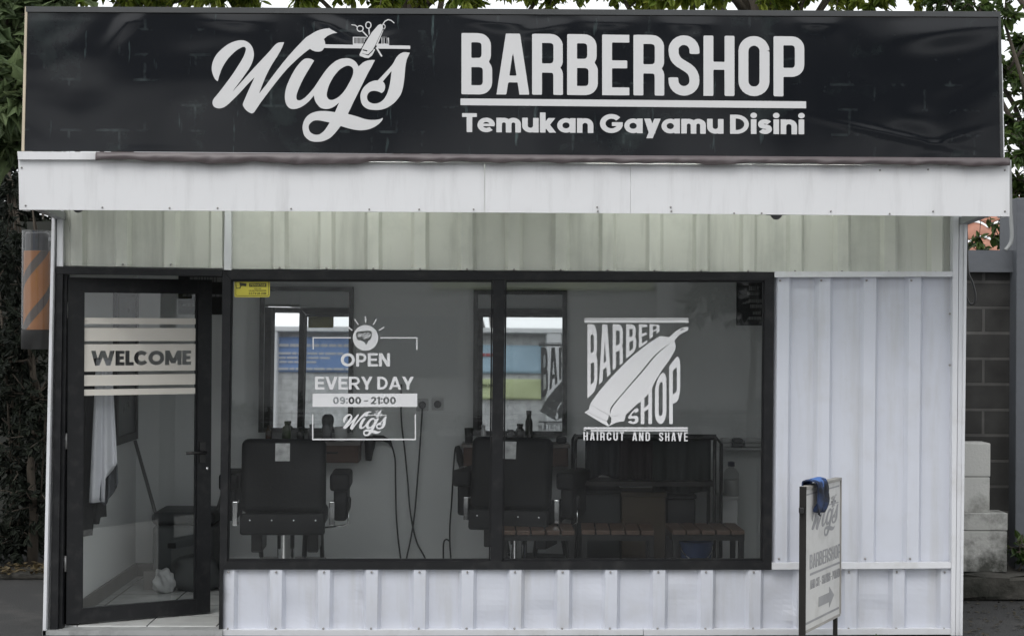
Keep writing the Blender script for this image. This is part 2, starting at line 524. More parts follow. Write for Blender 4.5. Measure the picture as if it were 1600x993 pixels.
def glyph_ops(ch, st):
    cond = st['kind'] == 'cond'; t = st['t']; th = st['th']; w = st['w'] * st['ws'].get(ch, 1.0)
    R = lambda x0, y0, x1, y1: ('p', [(x0, y0), (x1, y0), (x1, y1), (x0, y1)])
    rx = (w - t) / 2; ry = rx if (cond and rx < 0.4) else (1 - t) / 2
    ry = min(ry, (1 - th) / 2)
    top, bot = 1 - t / 2 - ry, t / 2 + ry
    def bowl(y1, y0, x1=w):
        q = (y1 - y0) / 2; qx = min(q, (x1 - t) * 0.62)
        if cond:
            r = min(0.125, q)
            return ('s', [(t * 0.3, y1)] + arc(x1 - t / 2 - r, y1 - r, r, r, 90, 0, 7) + arc(x1 - t / 2 - r, y0 + r, r, r, 0, -90, 7) + [(t * 0.3, y0)], t * 0.95)
        return ('s', [(t * 0.3, y1)] + arc(x1 - t / 2 - qx, (y1 + y0) / 2, qx, q, 90, -90) + [(t * 0.3, y0)], th if not cond else t * 0.93)
    bt = (th if not cond else t * 0.93) / 2
    xh = 0.77
    if ch == 'O' or ch == '0': return [('s', arc(w / 2, top, rx, ry, 0, 180) + arc(w / 2, bot, rx, ry, 180, 360) + [(w - t / 2, top)], t)], w
    if ch in 'CG':
        if cond: o = [('s', [(w - t / 2, 0.64)] + arc(w / 2, top, rx, ry, 0, 180) + arc(w / 2, bot, rx, ry, 180, 360) + [(w - t / 2, 0.36 if ch == 'C' else 0.5)], t)]
        else: o = [('s', arc(w / 2, 0.5, rx, ry, 40, 322 if ch == 'C' else 352, 26), t)]
        if ch == 'G': o.append(R(w * 0.52, 0.5 - th / 2 - 0.03, w - (0.0 if cond else 0.01), 0.5 + th / 2 - 0.03))
        return o, w
    if ch == 'D':
        qx = rx if cond else w * 0.52
        qy = (1 - 2 * bt) / 2 if not cond else min(qx, 0.4)
        return [R(0, 0, t, 1), ('s', [(t * .3, 1 - bt)] + arc(w - t / 2 - qx, 1 - bt - qy, qx, qy, 90, 0) + arc(w - t / 2 - qx, bt + qy, qx, qy, 0, -90) + [(t * .3, bt)], bt * 2 if not cond else t)], w
    if ch == 'B': return [R(0, 0, t, 1), bowl(1 - bt, 0.52, w * 0.96), bowl(0.52, bt)], w
    if ch == 'P': return [R(0, 0, t, 1), bowl(1 - bt, 0.40)], w
    if ch == 'R':
        leg = [('s', [(w * 0.4, 0.44)] + arc(w - t / 2 - .11, 0.33, 0.11, 0.11, 90, 0, 7) + [(w - t / 2, 0.0)], t * .97)] if cond else [sl(w - t * 0.52, w * 0.5, t * 1.12, 0, 0.46)]
        return [R(0, 0, t, 1), bowl(1 - bt, 0.44)] + leg, w
    if ch == 'E': return [R(0, 0, t, 1), R(0, 0, w, th), R(0, 1 - th, w, 1), R(0, 0.5 - th / 2 + .01, w * 0.92, 0.5 + th / 2 + .01)], w
    if ch == 'F': return [R(0, 0, t, 1), R(0, 1 - th, w, 1), R(0, 0.5 - th / 2, w * 0.9, 0.5 + th / 2)], w
    if ch == 'L': return [R(0, 0, t, 1), R(0, 0, w, th)], w
    if ch == 'I': return [R(0, 0, t, 1)], t
    if ch == 'T': return [R(w / 2 - t / 2, 0, w / 2 + t / 2, 1), R(0, 1 - th, w, 1)], w
    if ch == 'H': return [R(0, 0, t, 1), R(w - t, 0, w, 1), R(0, 0.5 - th / 2, w, 0.5 + th / 2)], w
    if ch == 'U': return [('s', [(t / 2, 1)] + arc(w / 2, bot, rx, ry, 180, 360) + [(w - t / 2, 1)], t)], w
    if ch == 'J': return [('s', arc(w / 2, t / 2 + rx, rx, rx, 190, 360) + [(w - t / 2, 1)], t)], w
    if ch == 'N': return [R(0, 0, t, 1), R(w - t, 0, w, 1), sl(w - t * 0.55, t * 0.55, t * 1.1)], w
    if ch == 'M': return [R(0, 0, t, 1), R(w - t, 0, w, 1), sl(w / 2, t * 0.55, t * 1.1, 0.12 if not cond else 0.0, 1), sl(w / 2, w - t * 0.55, t * 1.1, 0.12 if not cond else 0.0, 1)], w
    if ch == 'V': return [sl(w / 2, t * 0.55, t * 1.1), sl(w / 2, w - t * 0.55, t * 1.1)], w
    if ch == 'W': return [sl(w * 0.27, t * 0.55, t * 1.05), sl(w * 0.27, w * 0.5, t * 1.05), sl(w * 0.73, w * 0.5, t * 1.05), sl(w * 0.73, w - t * 0.55, t * 1.05)], w
    if ch == 'A': return [sl(t * 0.5, w / 2 - (.035 if cond else 0), t * 1.0), sl(w - t * 0.5, w / 2 + (.035 if cond else 0), t * 1.0), R(w * 0.2, 0.20, w * 0.8, 0.20 + th * 0.85)], w
    if ch == 'Y': return [R(w / 2 - t / 2, 0, w / 2 + t / 2, 0.45), sl(w / 2, t * 0.6, t * 1.15, 0.36, 1), sl(w / 2, w - t * 0.6, t * 1.15, 0.36, 1)], w
    if ch == 'K': return [R(0, 0, t, 1), sl(t * 0.6, w - t * 0.6, t * 1.2, 0.3, 1), sl(w - t * 0.6, t * 1.1, t * 1.2, 0, 0.62)], w
    if ch in 'Ss':
        Hh = 1.0 if ch == 'S' else xh
        if ch == 's': w = st['w'] * 0.62; t = t * 0.95; rx = (w - t) / 2
        ry = min(rx, (Hh - t) / 4) if not cond else rx
        tp, bo = Hh - t / 2 - ry, t / 2 + ry
        mid = []
        for i in range(1, 12):
            s = i / 12; hy = (tp - bo) * (0.62 if cond else 0.9)
            bx = [t / 2, t / 2, w - t / 2, w - t / 2]; by = [tp, tp - hy, bo + hy, bo]
            c = [(1 - s) ** 3, 3 * s * (1 - s) ** 2, 3 * s * s * (1 - s), s ** 3]
            mid.append((sum(a * b for a, b in zip(c, bx)), sum(a * b for a, b in zip(c, by))))
        a = [(w - t / 2, 0.70)] if cond else []
        z = [(t / 2, 0.30)] if cond else []
        a0 = 0 if cond else 24
        return [('s', a + arc(w / 2, tp, rx, ry, a0, 180) + mid + arc(w / 2, bo, rx, ry, 0, -180 + a0) + z, t)], w
    if ch == '9':
        q = 0.33
        return [('s', arc(w / 2, 1 - t / 2 - rx, rx, rx, 0, 360, 24), t), ('s', [(w - t / 2, 1 - t / 2 - rx)] + arc(w / 2, 0.36, rx, 0.36 - t / 2, 0, -150, 14), t)], w
    if ch == '2':
        return [('s', arc(w / 2, 1 - t / 2 - rx, rx, rx, 170, -20, 14) + [(w * 0.3, th * 0.9), (t * 0.5, th * 0.5)], t), R(0, 0, w, th)], w
    if ch == '1': return [R(w * 0.5 - t / 2, 0, w * 0.5 + t / 2, 1), ('p', [(0, 0.72), (0, 0.9), (w * 0.5, 1.0), (w * 0.5, 0.82)])], w * 0.5 + t / 2
    if ch == '4': return [R(w - t * 1.6, 0, w - t * 0.6, 1), R(0, 0.2, w, 0.2 + th), sl(t * 0.6, w - t * 1.1, t * 1.1, 0.25, 1)], w
    if ch == ':': return [R(0, 0.08, t, 0.08 + t), R(0, 0.62, t, 0.62 + t)], t
    if ch == '-': return [R(0, 0.38, w * 0.55, 0.38 + th * 0.8)], w * 0.55
    # lower case, round geometric
    r = (xh - t * 0.92) / 2; d = xh; c = xh / 2
    if ch == 'e':
        return [('s', arc(c, c, r, r, 0, 318, 26), t * 0.92), R(t * 0.5, c - th * 0.33, d - t * 0.1, c + th * 0.33)], d
    if ch == 'a': return [('s', arc(c, c, r, r, 0, 360, 26), t * 0.92), R(d - t * 0.85, 0, d + t * 0.15, xh)], d + t * 0.15
    if ch == 'n' or ch == 'm':
        ww = 0.72 if ch == 'n' else 0.66; q = (ww - t) / 2; o = [R(0, 0, t, xh)]
        for k in range(1 if ch == 'n' else 2):
            x = k * (ww - t)
            o.append(('s', arc(x + ww / 2, xh - t / 2 - q, q, q, 165, 0, 12) + [(x + ww - t / 2, 0)], t))
        return o, ww if ch == 'n' else 2 * ww - t
    if ch == 'u':
        ww = 0.72; q = (ww - t) / 2
        return [('s', [(t / 2, xh)] + arc(ww / 2, t / 2 + q, q, q, 180, 345, 12), t), R(ww - t, 0, ww, xh)], ww
    if ch == 'i': return [R(t * .05, 0, t * 1.05, xh), ('s', arc(t * .55, 0.97, 0.01, 0.01, 0, 360, 8), t * 1.1, 'round')], t * 1.1
    if ch == 'k': return [R(0, 0, t, 1.06), sl(t * 0.6, 0.52, t * 1.25, 0.2, xh), sl(0.56, t * 1.0, t * 1.25, 0, xh * 0.62)], 0.70
    if ch == 'y': return [sl(0.36, t * 0.6, t * 1.15, 0, xh), sl(0.24, 0.74 - t * 0.6, t * 1.15, -0.26, xh)], 0.74
    return [], w * 0.6

STY = {}
STY.update({
    'bebas': dict(kind='cond', w=0.495, t=0.158, th=0.130, gap=0.064, sp=0.26, ws={'E': 0.88, 'A': 1.06, 'T': 0.9, 'M': 1.3, 'W': 1.5, 'V': 1.05}),
    'poppins': dict(kind='geo', w=0.98, t=0.245, th=0.20, gap=0.055, sp=0.23,
                    ws={'B': .72, 'E': .6, 'L': .56, 'T': .66, 'D': .86, 'W': 1.38, 'M': 1.02, 'S': .68, 'O': 1.05, 'C': 1.0, 'G': 1.03, '0': .70, '9': .66, '2': .64, '1': .5, '-': .9, 'k': 1}),
    'arial': dict(kind='geo', w=0.95, t=0.205, th=0.175, gap=0.075, sp=0.26,
                  ws={'E': .72, 'P': .76, 'N': .80, 'R': .86, 'D': .82, 'A': .96, 'V': .94, 'Y': .92, 'O': 1.02, 'H': .8, 'I': 1, 'S': .76, 'T': .76, 'L': .66, 'G': 1, 'W': 1.35, 'M': .98, 'C': .9, 'J': .6, '2': .6, '4': .64, 'B': .8, 'F': .7, 'K': .8, 'U': .8}),
})
STY['heavy'] = dict(STY['poppins'], t=0.275, th=0.225, gap=0.045, ws=dict(STY['poppins']['ws'], W=1.55, M=1.12, O=1.08))
STY['digits'] = dict(STY['poppins'], t=0.215, th=0.18, gap=0.07)

GC = {}
def text_loops(s, style, track=0.0):
    st = STY[style]; x = 0.0; out = []
    for ch in s:
        if ch == ' ': x += st['sp'] + track; continue
        key = (ch, style)
        if key not in GC:
            ops, adv = glyph_ops(ch, st)
            GC[key] = (contour(ops, 1 / 60.0) if ops else [], adv)
        lps, adv = GC[key]
        out.append([[(p[0] + x, p[1]) for p in lp] for lp in lps])
        kern = {'C': -0.09 if style == 'heavy' else 0, 'L': -0.03, 'A': -0.02, 'y': -0.03, 'T': -0.03}.get(ch, 0)
        x += adv + st['gap'] + track + kern
    return out, x - st['gap'] - track        # per-glyph lists of loops

def fit_text(s, style, x0, x1, yb0, yb1, yt0, yt1, track=0.0):
    """photo-pixel loops of a line of text: baseline runs (x0,yb0)-(x1,yb1), cap line (x0,yt0)-(x1,yt1)"""
    gl, W = text_loops(s, style, track)
    res = []
    for g in gl:
        for lp in g:
            q = []
            for u, v in lp:
                a = u / W
                b0 = yb0 + (yb1 - yb0) * a; t0 = yt0 + (yt1 - yt0) * a
                q.append((x0 + (x1 - x0) * a, b0 + (t0 - b0) * v))
            res.append(q)
    return res

def loops_mesh(name, loops, fn, thick):
    """fill loops (even-odd) as a sheet of the given thickness; fn maps (u, v) of the drawing to a world point, thickness along its normal"""
    cu = bpy.data.curves.new(name + '_outline', 'CURVE'); cu.dimensions = '2D'; cu.fill_mode = 'BOTH'
    allp = [p for lp in loops for p in lp]
    ox = min(p[0] for p in allp); oy = min(p[1] for p in allp)
    S = 10.0 / max(max(p[0] for p in allp) - ox, 1e-9)      # fill at a comfortable scale
    for lp in loops:
        sp = cu.splines.new('POLY'); sp.points.add(len(lp) - 1); sp.use_cyclic_u = True
        sp.points.foreach_set('co', [c for p in lp for c in ((p[0] - ox) * S, (p[1] - oy) * S, 0, 1)])
    cu.extrude = 0.01
    ob = bpy.data.objects.new(name + '_outline', cu)
    me = bpy.data.meshes.new_from_object(ob)
    bpy.data.objects.remove(ob); bpy.data.curves.remove(cu)
    me.name = name
    a = fn(ox, oy); b = fn(ox + 1.0 / S, oy); c = fn(ox, oy + 1.0 / S)
    nrm = (b - a).cross(c - a).normalized()
    if nrm.dot(EYE - a) < 0: nrm = -nrm
    for v in me.vertices:
        w = fn(v.co.x / S + ox, v.co.y / S + oy)
        v.co = w + nrm * (thick if v.co.z > 0 else 0.0)
    bm = bmesh.new(); bm.from_mesh(me)
    bmesh.ops.remove_doubles(bm, verts=bm.verts[:], dist=1e-6)
    bmesh.ops.recalc_face_normals(bm, faces=bm.faces[:]); bm.to_mesh(me); bm.free()
    return me

def rect_loop(x0, y0, x1, y1): return [(x0, y0), (x1, y0), (x1, y1), (x0, y1)]
def quad_ops(*q): return ('p', list(q))

# the script wordmark, traced in photo pixels
def ZA(p): return (325 + p[0] / 7.094, 40 + p[1] / 7.094) + tuple(p[2:])
def ZB(p): return (440 + p[0] / 7.094, 80 + p[1] / 7.094) + tuple(p[2:])
def ZC(p): return (520 + p[0] / 6.207, 20 + p[1] / 6.207) + tuple(p[2:])
Wa = [ZA(p) for p in [(108, 620, 1), (75, 590), (50, 530), (42, 470), (55, 400), (90, 330), (150, 265), (230, 205), (310, 173), (380, 165), (440, 185), (485, 230), (507, 290), (507, 350), (490, 410), (455, 480), (400, 560), (330, 655), (262, 745, 1),
      (350, 650), (440, 550), (520, 460), (600, 375), (680, 290), (740, 220), (785, 191), (845, 187, 1), (815, 260), (770, 340), (700, 450), (630, 590), (565, 757, 1), (640, 665), (740, 530), (850, 390), (950, 275), (1040, 180)]]
Wb = [(477.5, 59.5), (485, 54.5), (495, 48.8), (507.6, 45.2), (519.2, 44.7), (528.4, 47), (534.7, 51, 1), (521.5, 52.4), (512.2, 56.3), (506, 61.4, 1), (508, 66.7), (507.1, 73.7), (503, 79.5), (496, 81.1), (489, 79.5), (484.3, 76.5, 1)]
Wc = [ZA(p) for p in [(1050, 320), (960, 400), (870, 490), (770, 610), (670, 740), (580, 860), (520, 950), (500, 970), (475, 972), (430, 945), (400, 910), (386, 875), (405, 825), (450, 720), (517, 575, 1), (440, 650), (350, 750), (270, 830), (210, 885), (160, 913), (110, 918), (65, 898), (50, 858), (62, 815), (100, 770),
      (180, 668), (260, 560), (330, 455), (390, 355), (415, 290), (420, 255), (400, 238), (360, 250), (300, 290), (230, 360), (180, 430), (145, 500), (122, 570)]]
Wout = cr(Wa + Wb + Wc)
IG = cr([ZB(p) for p in [(362, 107, 1), (330, 88), (290, 82), (250, 90), (205, 130), (150, 200), (100, 290), (60, 380), (40, 460), (38, 530), (52, 590), (85, 630), (130, 643), (190, 632), (250, 600), (310, 550), (358, 490, 1), (370, 545), (395, 590), (435, 630), (490, 642), (540, 635), (590, 610), (637, 570, 1), (615, 625), (592, 678, 1),
     (530, 668), (450, 664), (380, 672), (310, 700), (260, 750), (235, 820), (235, 880), (255, 940), (300, 985), (350, 1003), (410, 1005), (470, 995), (540, 960), (600, 900), (655, 830, 1), (720, 850), (800, 870), (880, 878), (960, 868), (1030, 840), (1085, 800), (1115, 765), (1123, 738, 1), (1080, 757), (1000, 763), (920, 752), (830, 722), (735, 697, 1),
     (800, 560), (870, 420), (950, 260), (1000, 170), (1035, 100, 1), (990, 100), (940, 110), (900, 130), (853, 172, 1), (830, 130), (795, 100), (750, 82), (700, 80), (640, 92), (580, 125), (510, 190), (450, 270), (400, 345), (360, 405), (310, 465), (260, 515), (215, 543), (182, 546), (165, 525), (168, 480), (195, 405), (240, 310), (300, 205)]])
IGh1 = cr([ZB(p) for p in [(745, 163), (785, 185), (795, 230), (780, 290), (740, 370), (690, 450), (630, 510), (570, 540), (525, 535), (502, 500), (505, 450), (530, 370), (580, 280), (640, 210), (700, 172)]])
IGh2 = cr([ZB(p) for p in [(533, 792, 1), (470, 778), (400, 767), (350, 775), (310, 810), (300, 850), (320, 900), (370, 925), (420, 922), (470, 885), (510, 830)]])
So = cr([ZC(p) for p in [(748, 390, 1), (700, 384), (660, 395), (620, 430), (580, 500), (520, 570), (437, 657, 1), (400, 660), (350, 680), (300, 725), (272, 780), (268, 830), (285, 890), (330, 930), (390, 943), (460, 942), (530, 920), (600, 870), (655, 800), (680, 730), (695, 630), (705, 520), (720, 450)]])
Sh = cr([ZC(p) for p in [(570, 565, 1), (562, 640), (548, 720), (525, 790), (490, 845), (445, 875), (400, 882), (360, 870), (335, 840), (335, 800), (360, 768), (400, 758), (440, 765), (475, 780, 1), (500, 755), (508, 715), (500, 685), (485, 668, 1), (525, 620)]])
zc = lambda *q: [ZC(p)[:2] for p in q]
icon = [('s', zc((485, 115), (505, 85), (535, 68), (565, 75), (597, 102)), 1.6),
        ('s', [ZC((493 + 15 * math.cos(a / 8 * math.pi), 137 + 22 * math.sin(a / 8 * math.pi))) for a in range(17)], 1.1),
        ('s', [ZC((265 + 30 * math.cos(a / 8 * math.pi), 155 + 28 * math.sin(a / 8 * math.pi))) for a in range(17)], 1.6),
        ('s', [ZC((345 + 26 * math.cos(a / 8 * math.pi), 122 + 31 * math.sin(a / 8 * math.pi))) for a in range(17)], 1.6),
        ('s', zc((180, 118), (215, 122), (237, 138)), 1.4), ('s', zc((288, 180), (345, 240)), 1.9), ('s', zc((350, 152), (356, 225)), 1.9),
        ('p', zc((195, 235), (206, 235), (206, 300), (540, 303), (533, 243), (545, 243), (545, 318), (195, 312))),
        ('p', zc((195, 235), (330, 237), (330, 243), (195, 241))), ('p', zc((470, 239), (545, 241), (545, 247), (470, 245))),
        ('s', zc((420, 335), (476, 425)), 2.4)]
icon += [('s', zc((x, 238), (x, 305)), 0.75) for x in list(range(216, 330, 13)) + list(range(474, 536, 13))]
icon += [('-p', zc((446, 112), (495, 135), (478, 195), (432, 320), (400, 372), (345, 422), (285, 400), (258, 380), (320, 262), (376, 182))),
         ('p', zc((440, 121), (462, 112), (480, 118), (488, 150), (455, 225), (405, 330), (385, 365), (342, 405), (300, 398), (275, 382), (285, 345), (330, 270), (380, 190))),
         ('p', zc((492, 168), (484, 172), (416, 320), (432, 320))),
         ('p', zc((258, 405), (276, 372), (290, 398), (345, 416), (385, 378), (400, 350), (410, 362), (380, 418), (345, 441), (310, 438), (262, 420))),
         ('-p', zc((292, 355), (337, 367), (333, 378), (288, 366)))]
bar = [('p', [(500, 69.5), (641, 71.6), (641, 76.9), (500, 75.2)])]
WIGS = contour([('p', Wout), ('p', IG), ('-p', IGh1), ('-p', IGh2), ('p', So), ('-p', Sh)] + bar + icon, 0.5)
def wigs_at(x0, y0, x1, y1, xf=None):
    """the wordmark moved into a pixel box"""
    sx, sy = (x1 - x0) / (641 - 331.0), (y1 - y0) / (222 - 30.0)
    return [[(x0 + (p[0] - 331) * sx, y0 + (p[1] - 30) * sy) for p in lp] for lp in WIGS]
# ---------------------------------------------------------------- ground
def sheet(name, x0, y0, x1, y1, z, m, kind='structure'):
    bm = B(); bm.faces.new([bm.verts.new(p) for p in ((x0, y0, z), (x1, y0, z), (x1, y1, z), (x0, y1, z))])
    return tag(obj(name, bm, m), kind=kind)
ASPH = pm('asphalt', (0.022, 0.022, 0.022), 0.9, var=0.3, scale=1.2, bump=0.004, bscale=90, stain=(0.075, 0.07, 0.065), stain_scale=1.5, stain_amt=0.6)
tag(sheet('ground', -250, -250, 250, 250, 0.0, ASPH), 'dark asphalt ground around the white kiosk', kind='structure')

CONC = pm('pale_bounce_concrete', (0.42, 0.42, 0.405), 0.85, var=0.12, scale=1.5, bump=0.002, bscale=60, stain=(0.3, 0.3, 0.28), stain_scale=1.2, stain_amt=0.5)
tag(sheet('bounce_apron', -3.4, -3.2, 3.4, -0.22, 0.004, CONC), kind='structure')  # unseen pale slab added to bounce daylight up into the shop

# ---------------------------------------------------------------- the kiosk
kiosk = thing('barbershop_kiosk', 'small white corrugated metal barbershop kiosk with black framed windows', 'kiosk', (0, 0, 0))
YB = 2.0                                             # back wall
XL, XR = P(86, 700).x, P(1500, 700).x
ZTOP = 2.64
ROOFM = pm('roof_sheet', (0.35, 0.35, 0.36), 0.5)

def corr(bm, tl, tr, br, bl, crests, cw=17, fw=5.5, dep=0.031, y=0.0, nz=14, dent=0.0, seed=0):
    """corrugated sheet: flat pans with trapezoid ribs whose crest centres are given in photo pixels along the sheet"""
    xa, xb = bl[0], br[0]
    prof = [(xa, 0)]
    for c in crests:
        for x, d in ((c - cw / 2 - fw, 0), (c - cw / 2, 1), (c + cw / 2, 1), (c + cw / 2 + fw, 0)):
            prof.append((x, d))
        prof.append((c + 29, 0.0)); prof.append((c + 44, 0.0))
    prof.append((xb, 0))
    pr = []
    for x, d in sorted(prof, key=lambda q: q[0]):
        if xa - 1e-6 <= x <= xb + 1e-6 and (not pr or x - pr[-1][0] > 0.5): pr.append((x, d))
    rnd = random.Random(seed)
    dn = [(rnd.uniform(xa, xb), rnd.random(), rnd.uniform(14, 34), rnd.uniform(.12, .3), rnd.uniform(-1, 1)) for _ in range(int((xb - xa) / 30))]
    cols = []
    for x, d in pr:
        a = (x - xa) / (xb - xa)
        col = []
        for j in range(nz + 1):
            t = j / nz
            top = (tl[0] + (tr[0] - tl[0]) * a, tl[1] + (tr[1] - tl[1]) * a)
            bot = (bl[0] + (br[0] - bl[0]) * a, bl[1] + (br[1] - bl[1]) * a)
            w = P(top[0] + (bot[0] - top[0]) * t, top[1] + (bot[1] - top[1]) * t, y)
            k = 0.0
            if dent and d < 0.5:
                for dx, dt, sx, st_, am in dn: k += am * math.exp(-((x - dx) / sx) ** 2 - ((t - dt) / st_) ** 2)
            col.append(bm.verts.new((w.x, y - d * dep + k * dent, w.z)))
        cols.append(col)
    for i in range(len(cols) - 1):
        for j in range(nz):
            bm.faces.new((cols[i][j], cols[i + 1][j], cols[i + 1][j + 1], cols[i][j + 1]))
    return cols

def screws(bm, pts, y, r=0.0065):
    for px, py in pts:
        c = P(px, py, y)
        lathe(bm, [(r, 0), (r, 0.004), (r * .55, 0.008), (0, 0.009)], n=8, mi=1, M=Matrix.Translation(c) @ Matrix.Rotation(math.radians(90), 4, 'X'))

SCREW = pm('zinc_screw', (0.30, 0.29, 0.28), 0.45, 0.6)
# upper panels (two sheets either side of the cover strip)
upc = [122, 192, 267, 340]
bm = B(); corr(bm, (98, 262), (353, 262), (353, 419), (98, 415), upc, y=0.005, nz=6, dent=0.004, seed=3)
screws(bm, [(c, 413) for c in upc[1:3]], -0.03)
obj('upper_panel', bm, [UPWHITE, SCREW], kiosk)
upc = [437 + 73.2 * i for i in range(15)]
bm = B(); corr(bm, (361, 262), (1490, 262), (1490, 426), (361, 420), upc, y=0.005, nz=6, dent=0.004, seed=4)
screws(bm, [(c, 418.5 + (c - 437) * .0065) for c in upc], -0.03)
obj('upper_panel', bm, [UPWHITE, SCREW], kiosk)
bm = B(); qbox(bm, ((352, 262), (361.5, 262), (361, 422), (350, 421)), -0.042, 0.004)
obj('cover_strip', bm, TRIM, kiosk); bm = B()
qbox(bm, ((1487, 262), (1490, 262), (1489, 425), (1486, 425)), -0.03, 0.004)
obj('cover_strip', bm, TRIM, kiosk)
# right panel and lower panel
rc = [1219, 1283, 1354, 1424]
bm = B(); corr(bm, (1209, 431), (1490, 430), (1486, 881), (1205, 881), rc, cw=18, y=0.006, nz=22, dent=0.0025, seed=5)
screws(bm, [(c, 438) for c in rc] + [(c - 2, 872) for c in rc] + [(1484, 490), (1484, 570)], -0.029)
obj('side_panel', bm, [WHITE, SCREW], kiosk)
lc = [357 + 74.6 * i for i in range(16)]
bm = B(); corr(bm, (349, 888), (1487, 886), (1486, 984), (348, 985), lc, cw=18, y=0.006, nz=12, dep=0.032, dent=0.012, seed=6)
screws(bm, [(c, 893) for c in lc] + [(c - 1, 981) for c in lc], -0.029)
obj('lower_panel', bm, [WHITE, SCREW], kiosk)
# rails, posts, trims
bm = B(); qbox(bm, ((1210.5, 424), (1489, 424), (1489, 432), (1210.5, 433)), -0.045, 0.0); obj('header_rail', bm, TRIM, kiosk)
bm = B(); qbox(bm, ((1206.5, 879), (1486, 878), (1486, 887), (1206.5, 889)), -0.048, 0.0); obj('sill_rail', bm, TRIM, kiosk)
bm = B(); qbox(bm, ((348.5, 983.5), (1005, 983), (1005, 991.5), (348.5, 993)), -0.045, 0.03); qbox(bm, ((1005.8, 983), (1486, 981.5), (1486, 990.5), (1005.8, 992)), -0.043, 0.03)
obj('base_trim', bm, TRIM, kiosk)
bm = B()
qbox(bm, ((1490, 262), (1499, 262), (1492.5, 992), (1486, 992)), -0.05, 0.06)
qbox(bm, ((1500, 262), (1507, 262), (1499.5, 992), (1493.2, 992)), -0.045, 0.06)
qbox(bm, ((1508, 262), (1512.5, 262), (1504, 992), (1500.2, 992)), -0.055, 0.10)
obj('corner_post', bm, TRIM, kiosk)
bm = B()
qbox(bm, ((89.5, 262), (98, 262), (98, 416), (88.5, 416)), -0.03, 0.06)
qbox(bm, ((82.5, 262), (86.8, 262), (71.5, 992), (66.5, 992)), -0.06, 0.05)
obj('corner_post', bm, TRIM, kiosk)
SIDEW = pm('side_wall_sheet', (0.5, 0.5, 0.5), 0.5)
ws = []
xl, xr = P(100, 700).x, P(1490, 700).x
bm = B(); box(bm, (xl - 0.055, 0.062, 0), (xl, YB, ZTOP)); obj('left_wall', bm, INWALL, kiosk)
bm = B(); box(bm, (xr, 0.11, 0), (xr + 0.055, YB, ZTOP)); obj('right_wall', bm, INWALL, kiosk)
bm = B(); box(bm, (xl - 0.055, YB, 0), (xr + 0.055, YB + 0.05, ZTOP)); obj('back_wall', bm, INWALL, kiosk)
bm = B(); box(bm, (xl, 0.07, 2.50), (xr, YB, 2.53)); obj('ceiling', bm, pm('white_ceiling', (0.7, 0.7, 0.7), 0.8), kiosk)
bm = B(); box(bm, (xl + 0.001, 0.065, 0.004), (xr - 0.001, YB - 0.001, 0.035)); obj('floor', bm, TILE, kiosk)
bm = B()
box(bm, (xl + 0.001, 0.07, 0.035), (xl + 0.014, YB - 0.001, 0.125)); box(bm, (xl + 0.015, YB - 0.014, 0.035), (xr - 0.001, YB - 0.001, 0.125))
obj('skirting', bm, SKIRT, kiosk)
# inside face of the front wall panels
bm = B()
qbox(bm, ((349, 262), (1489, 262), (1489, 423), (349, 423)), 0.034, 0.055, 0); qbox(bm, ((100, 262), (348, 262), (348, 414), (100, 414)), 0.034, 0.055, 0)
qbox(bm, ((1212, 424), (1489, 424), (1489, 992), (1212, 992)), 0.034, 0.055, 0); qbox(bm, ((349, 891), (1211, 891), (1211, 992), (349, 992)), 0.034, 0.055, 0)
obj('front_lining', bm, INWALL, kiosk)
# roof deck, rafters, fascia
FA = -0.70
fl, fr = P(29, 290, FA), P(1577, 290, FA)
bm = B()
hexa(bm, [Vector(p) for p in ((fl.x + .02, .01, 2.615), (fr.x - .02, .01, 2.615), (fr.x - .02, .01, 2.655), (fl.x + .02, .01, 2.655),
     (fl.x + .02, YB + .15, 2.545), (fr.x - .02, YB + .15, 2.545), (fr.x - .02, YB + .15, 2.585), (fl.x + .02, YB + .15, 2.585))])
obj('roof', bm, ROOFM, kiosk)
m, n, l, b = nt('translucent_eave_sheet')
tc = n.new('ShaderNodeTexCoord'); no = n.new('ShaderNodeTexNoise'); no.inputs['Scale'].default_value = 1.6; no.inputs['Detail'].default_value = 5
l.new(tc.outputs['Object'], no.inputs['Vector'])
rp = n.new('ShaderNodeMapRange'); rp.inputs['From Min'].default_value = .50; rp.inputs['From Max'].default_value = .60; rp.inputs['To Min'].default_value = .92; rp.inputs['To Max'].default_value = .25
l.new(no.outputs['Fac'], rp.inputs['Value'])
tl = n.new('ShaderNodeBsdfTranslucent'); tl.inputs['Color'].default_value = (.84, .90, .76, 1); tp = n.new('ShaderNodeBsdfTransparent'); tp.inputs['Color'].default_value = (.84, .90, .76, 1)
ma = n.new('ShaderNodeMixShader'); ma.inputs['Fac'].default_value = .45; l.new(tl.outputs[0], ma.inputs[1]); l.new(tp.outputs[0], ma.inputs[2])
b.inputs['Base Color'].default_value = (.10, .09, .06, 1); b.inputs['Roughness'].default_value = .7
ms = n.new('ShaderNodeMixShader'); l.new(rp.outputs[0], ms.inputs['Fac']); l.new(b.outputs[0], ms.inputs[1]); l.new(ma.outputs[0], ms.inputs[2]); l.new(ms.outputs[0], n['Material Output'].inputs['Surface'])
bm = B()
grid_sheet(bm, lambda u, v: Vector((fl.x + .02 + (fr.x - fl.x - .04) * u, FA + .03 + (.035 - FA) * v, 2.66 + .012 * math.cos(u * 70 * 2 * math.pi))), 560, 1)
obj('eave_sheet', bm, m, kiosk)
STEEL = pm('grey_steel', (0.28, 0.29, 0.30), 0.5, 0.2)
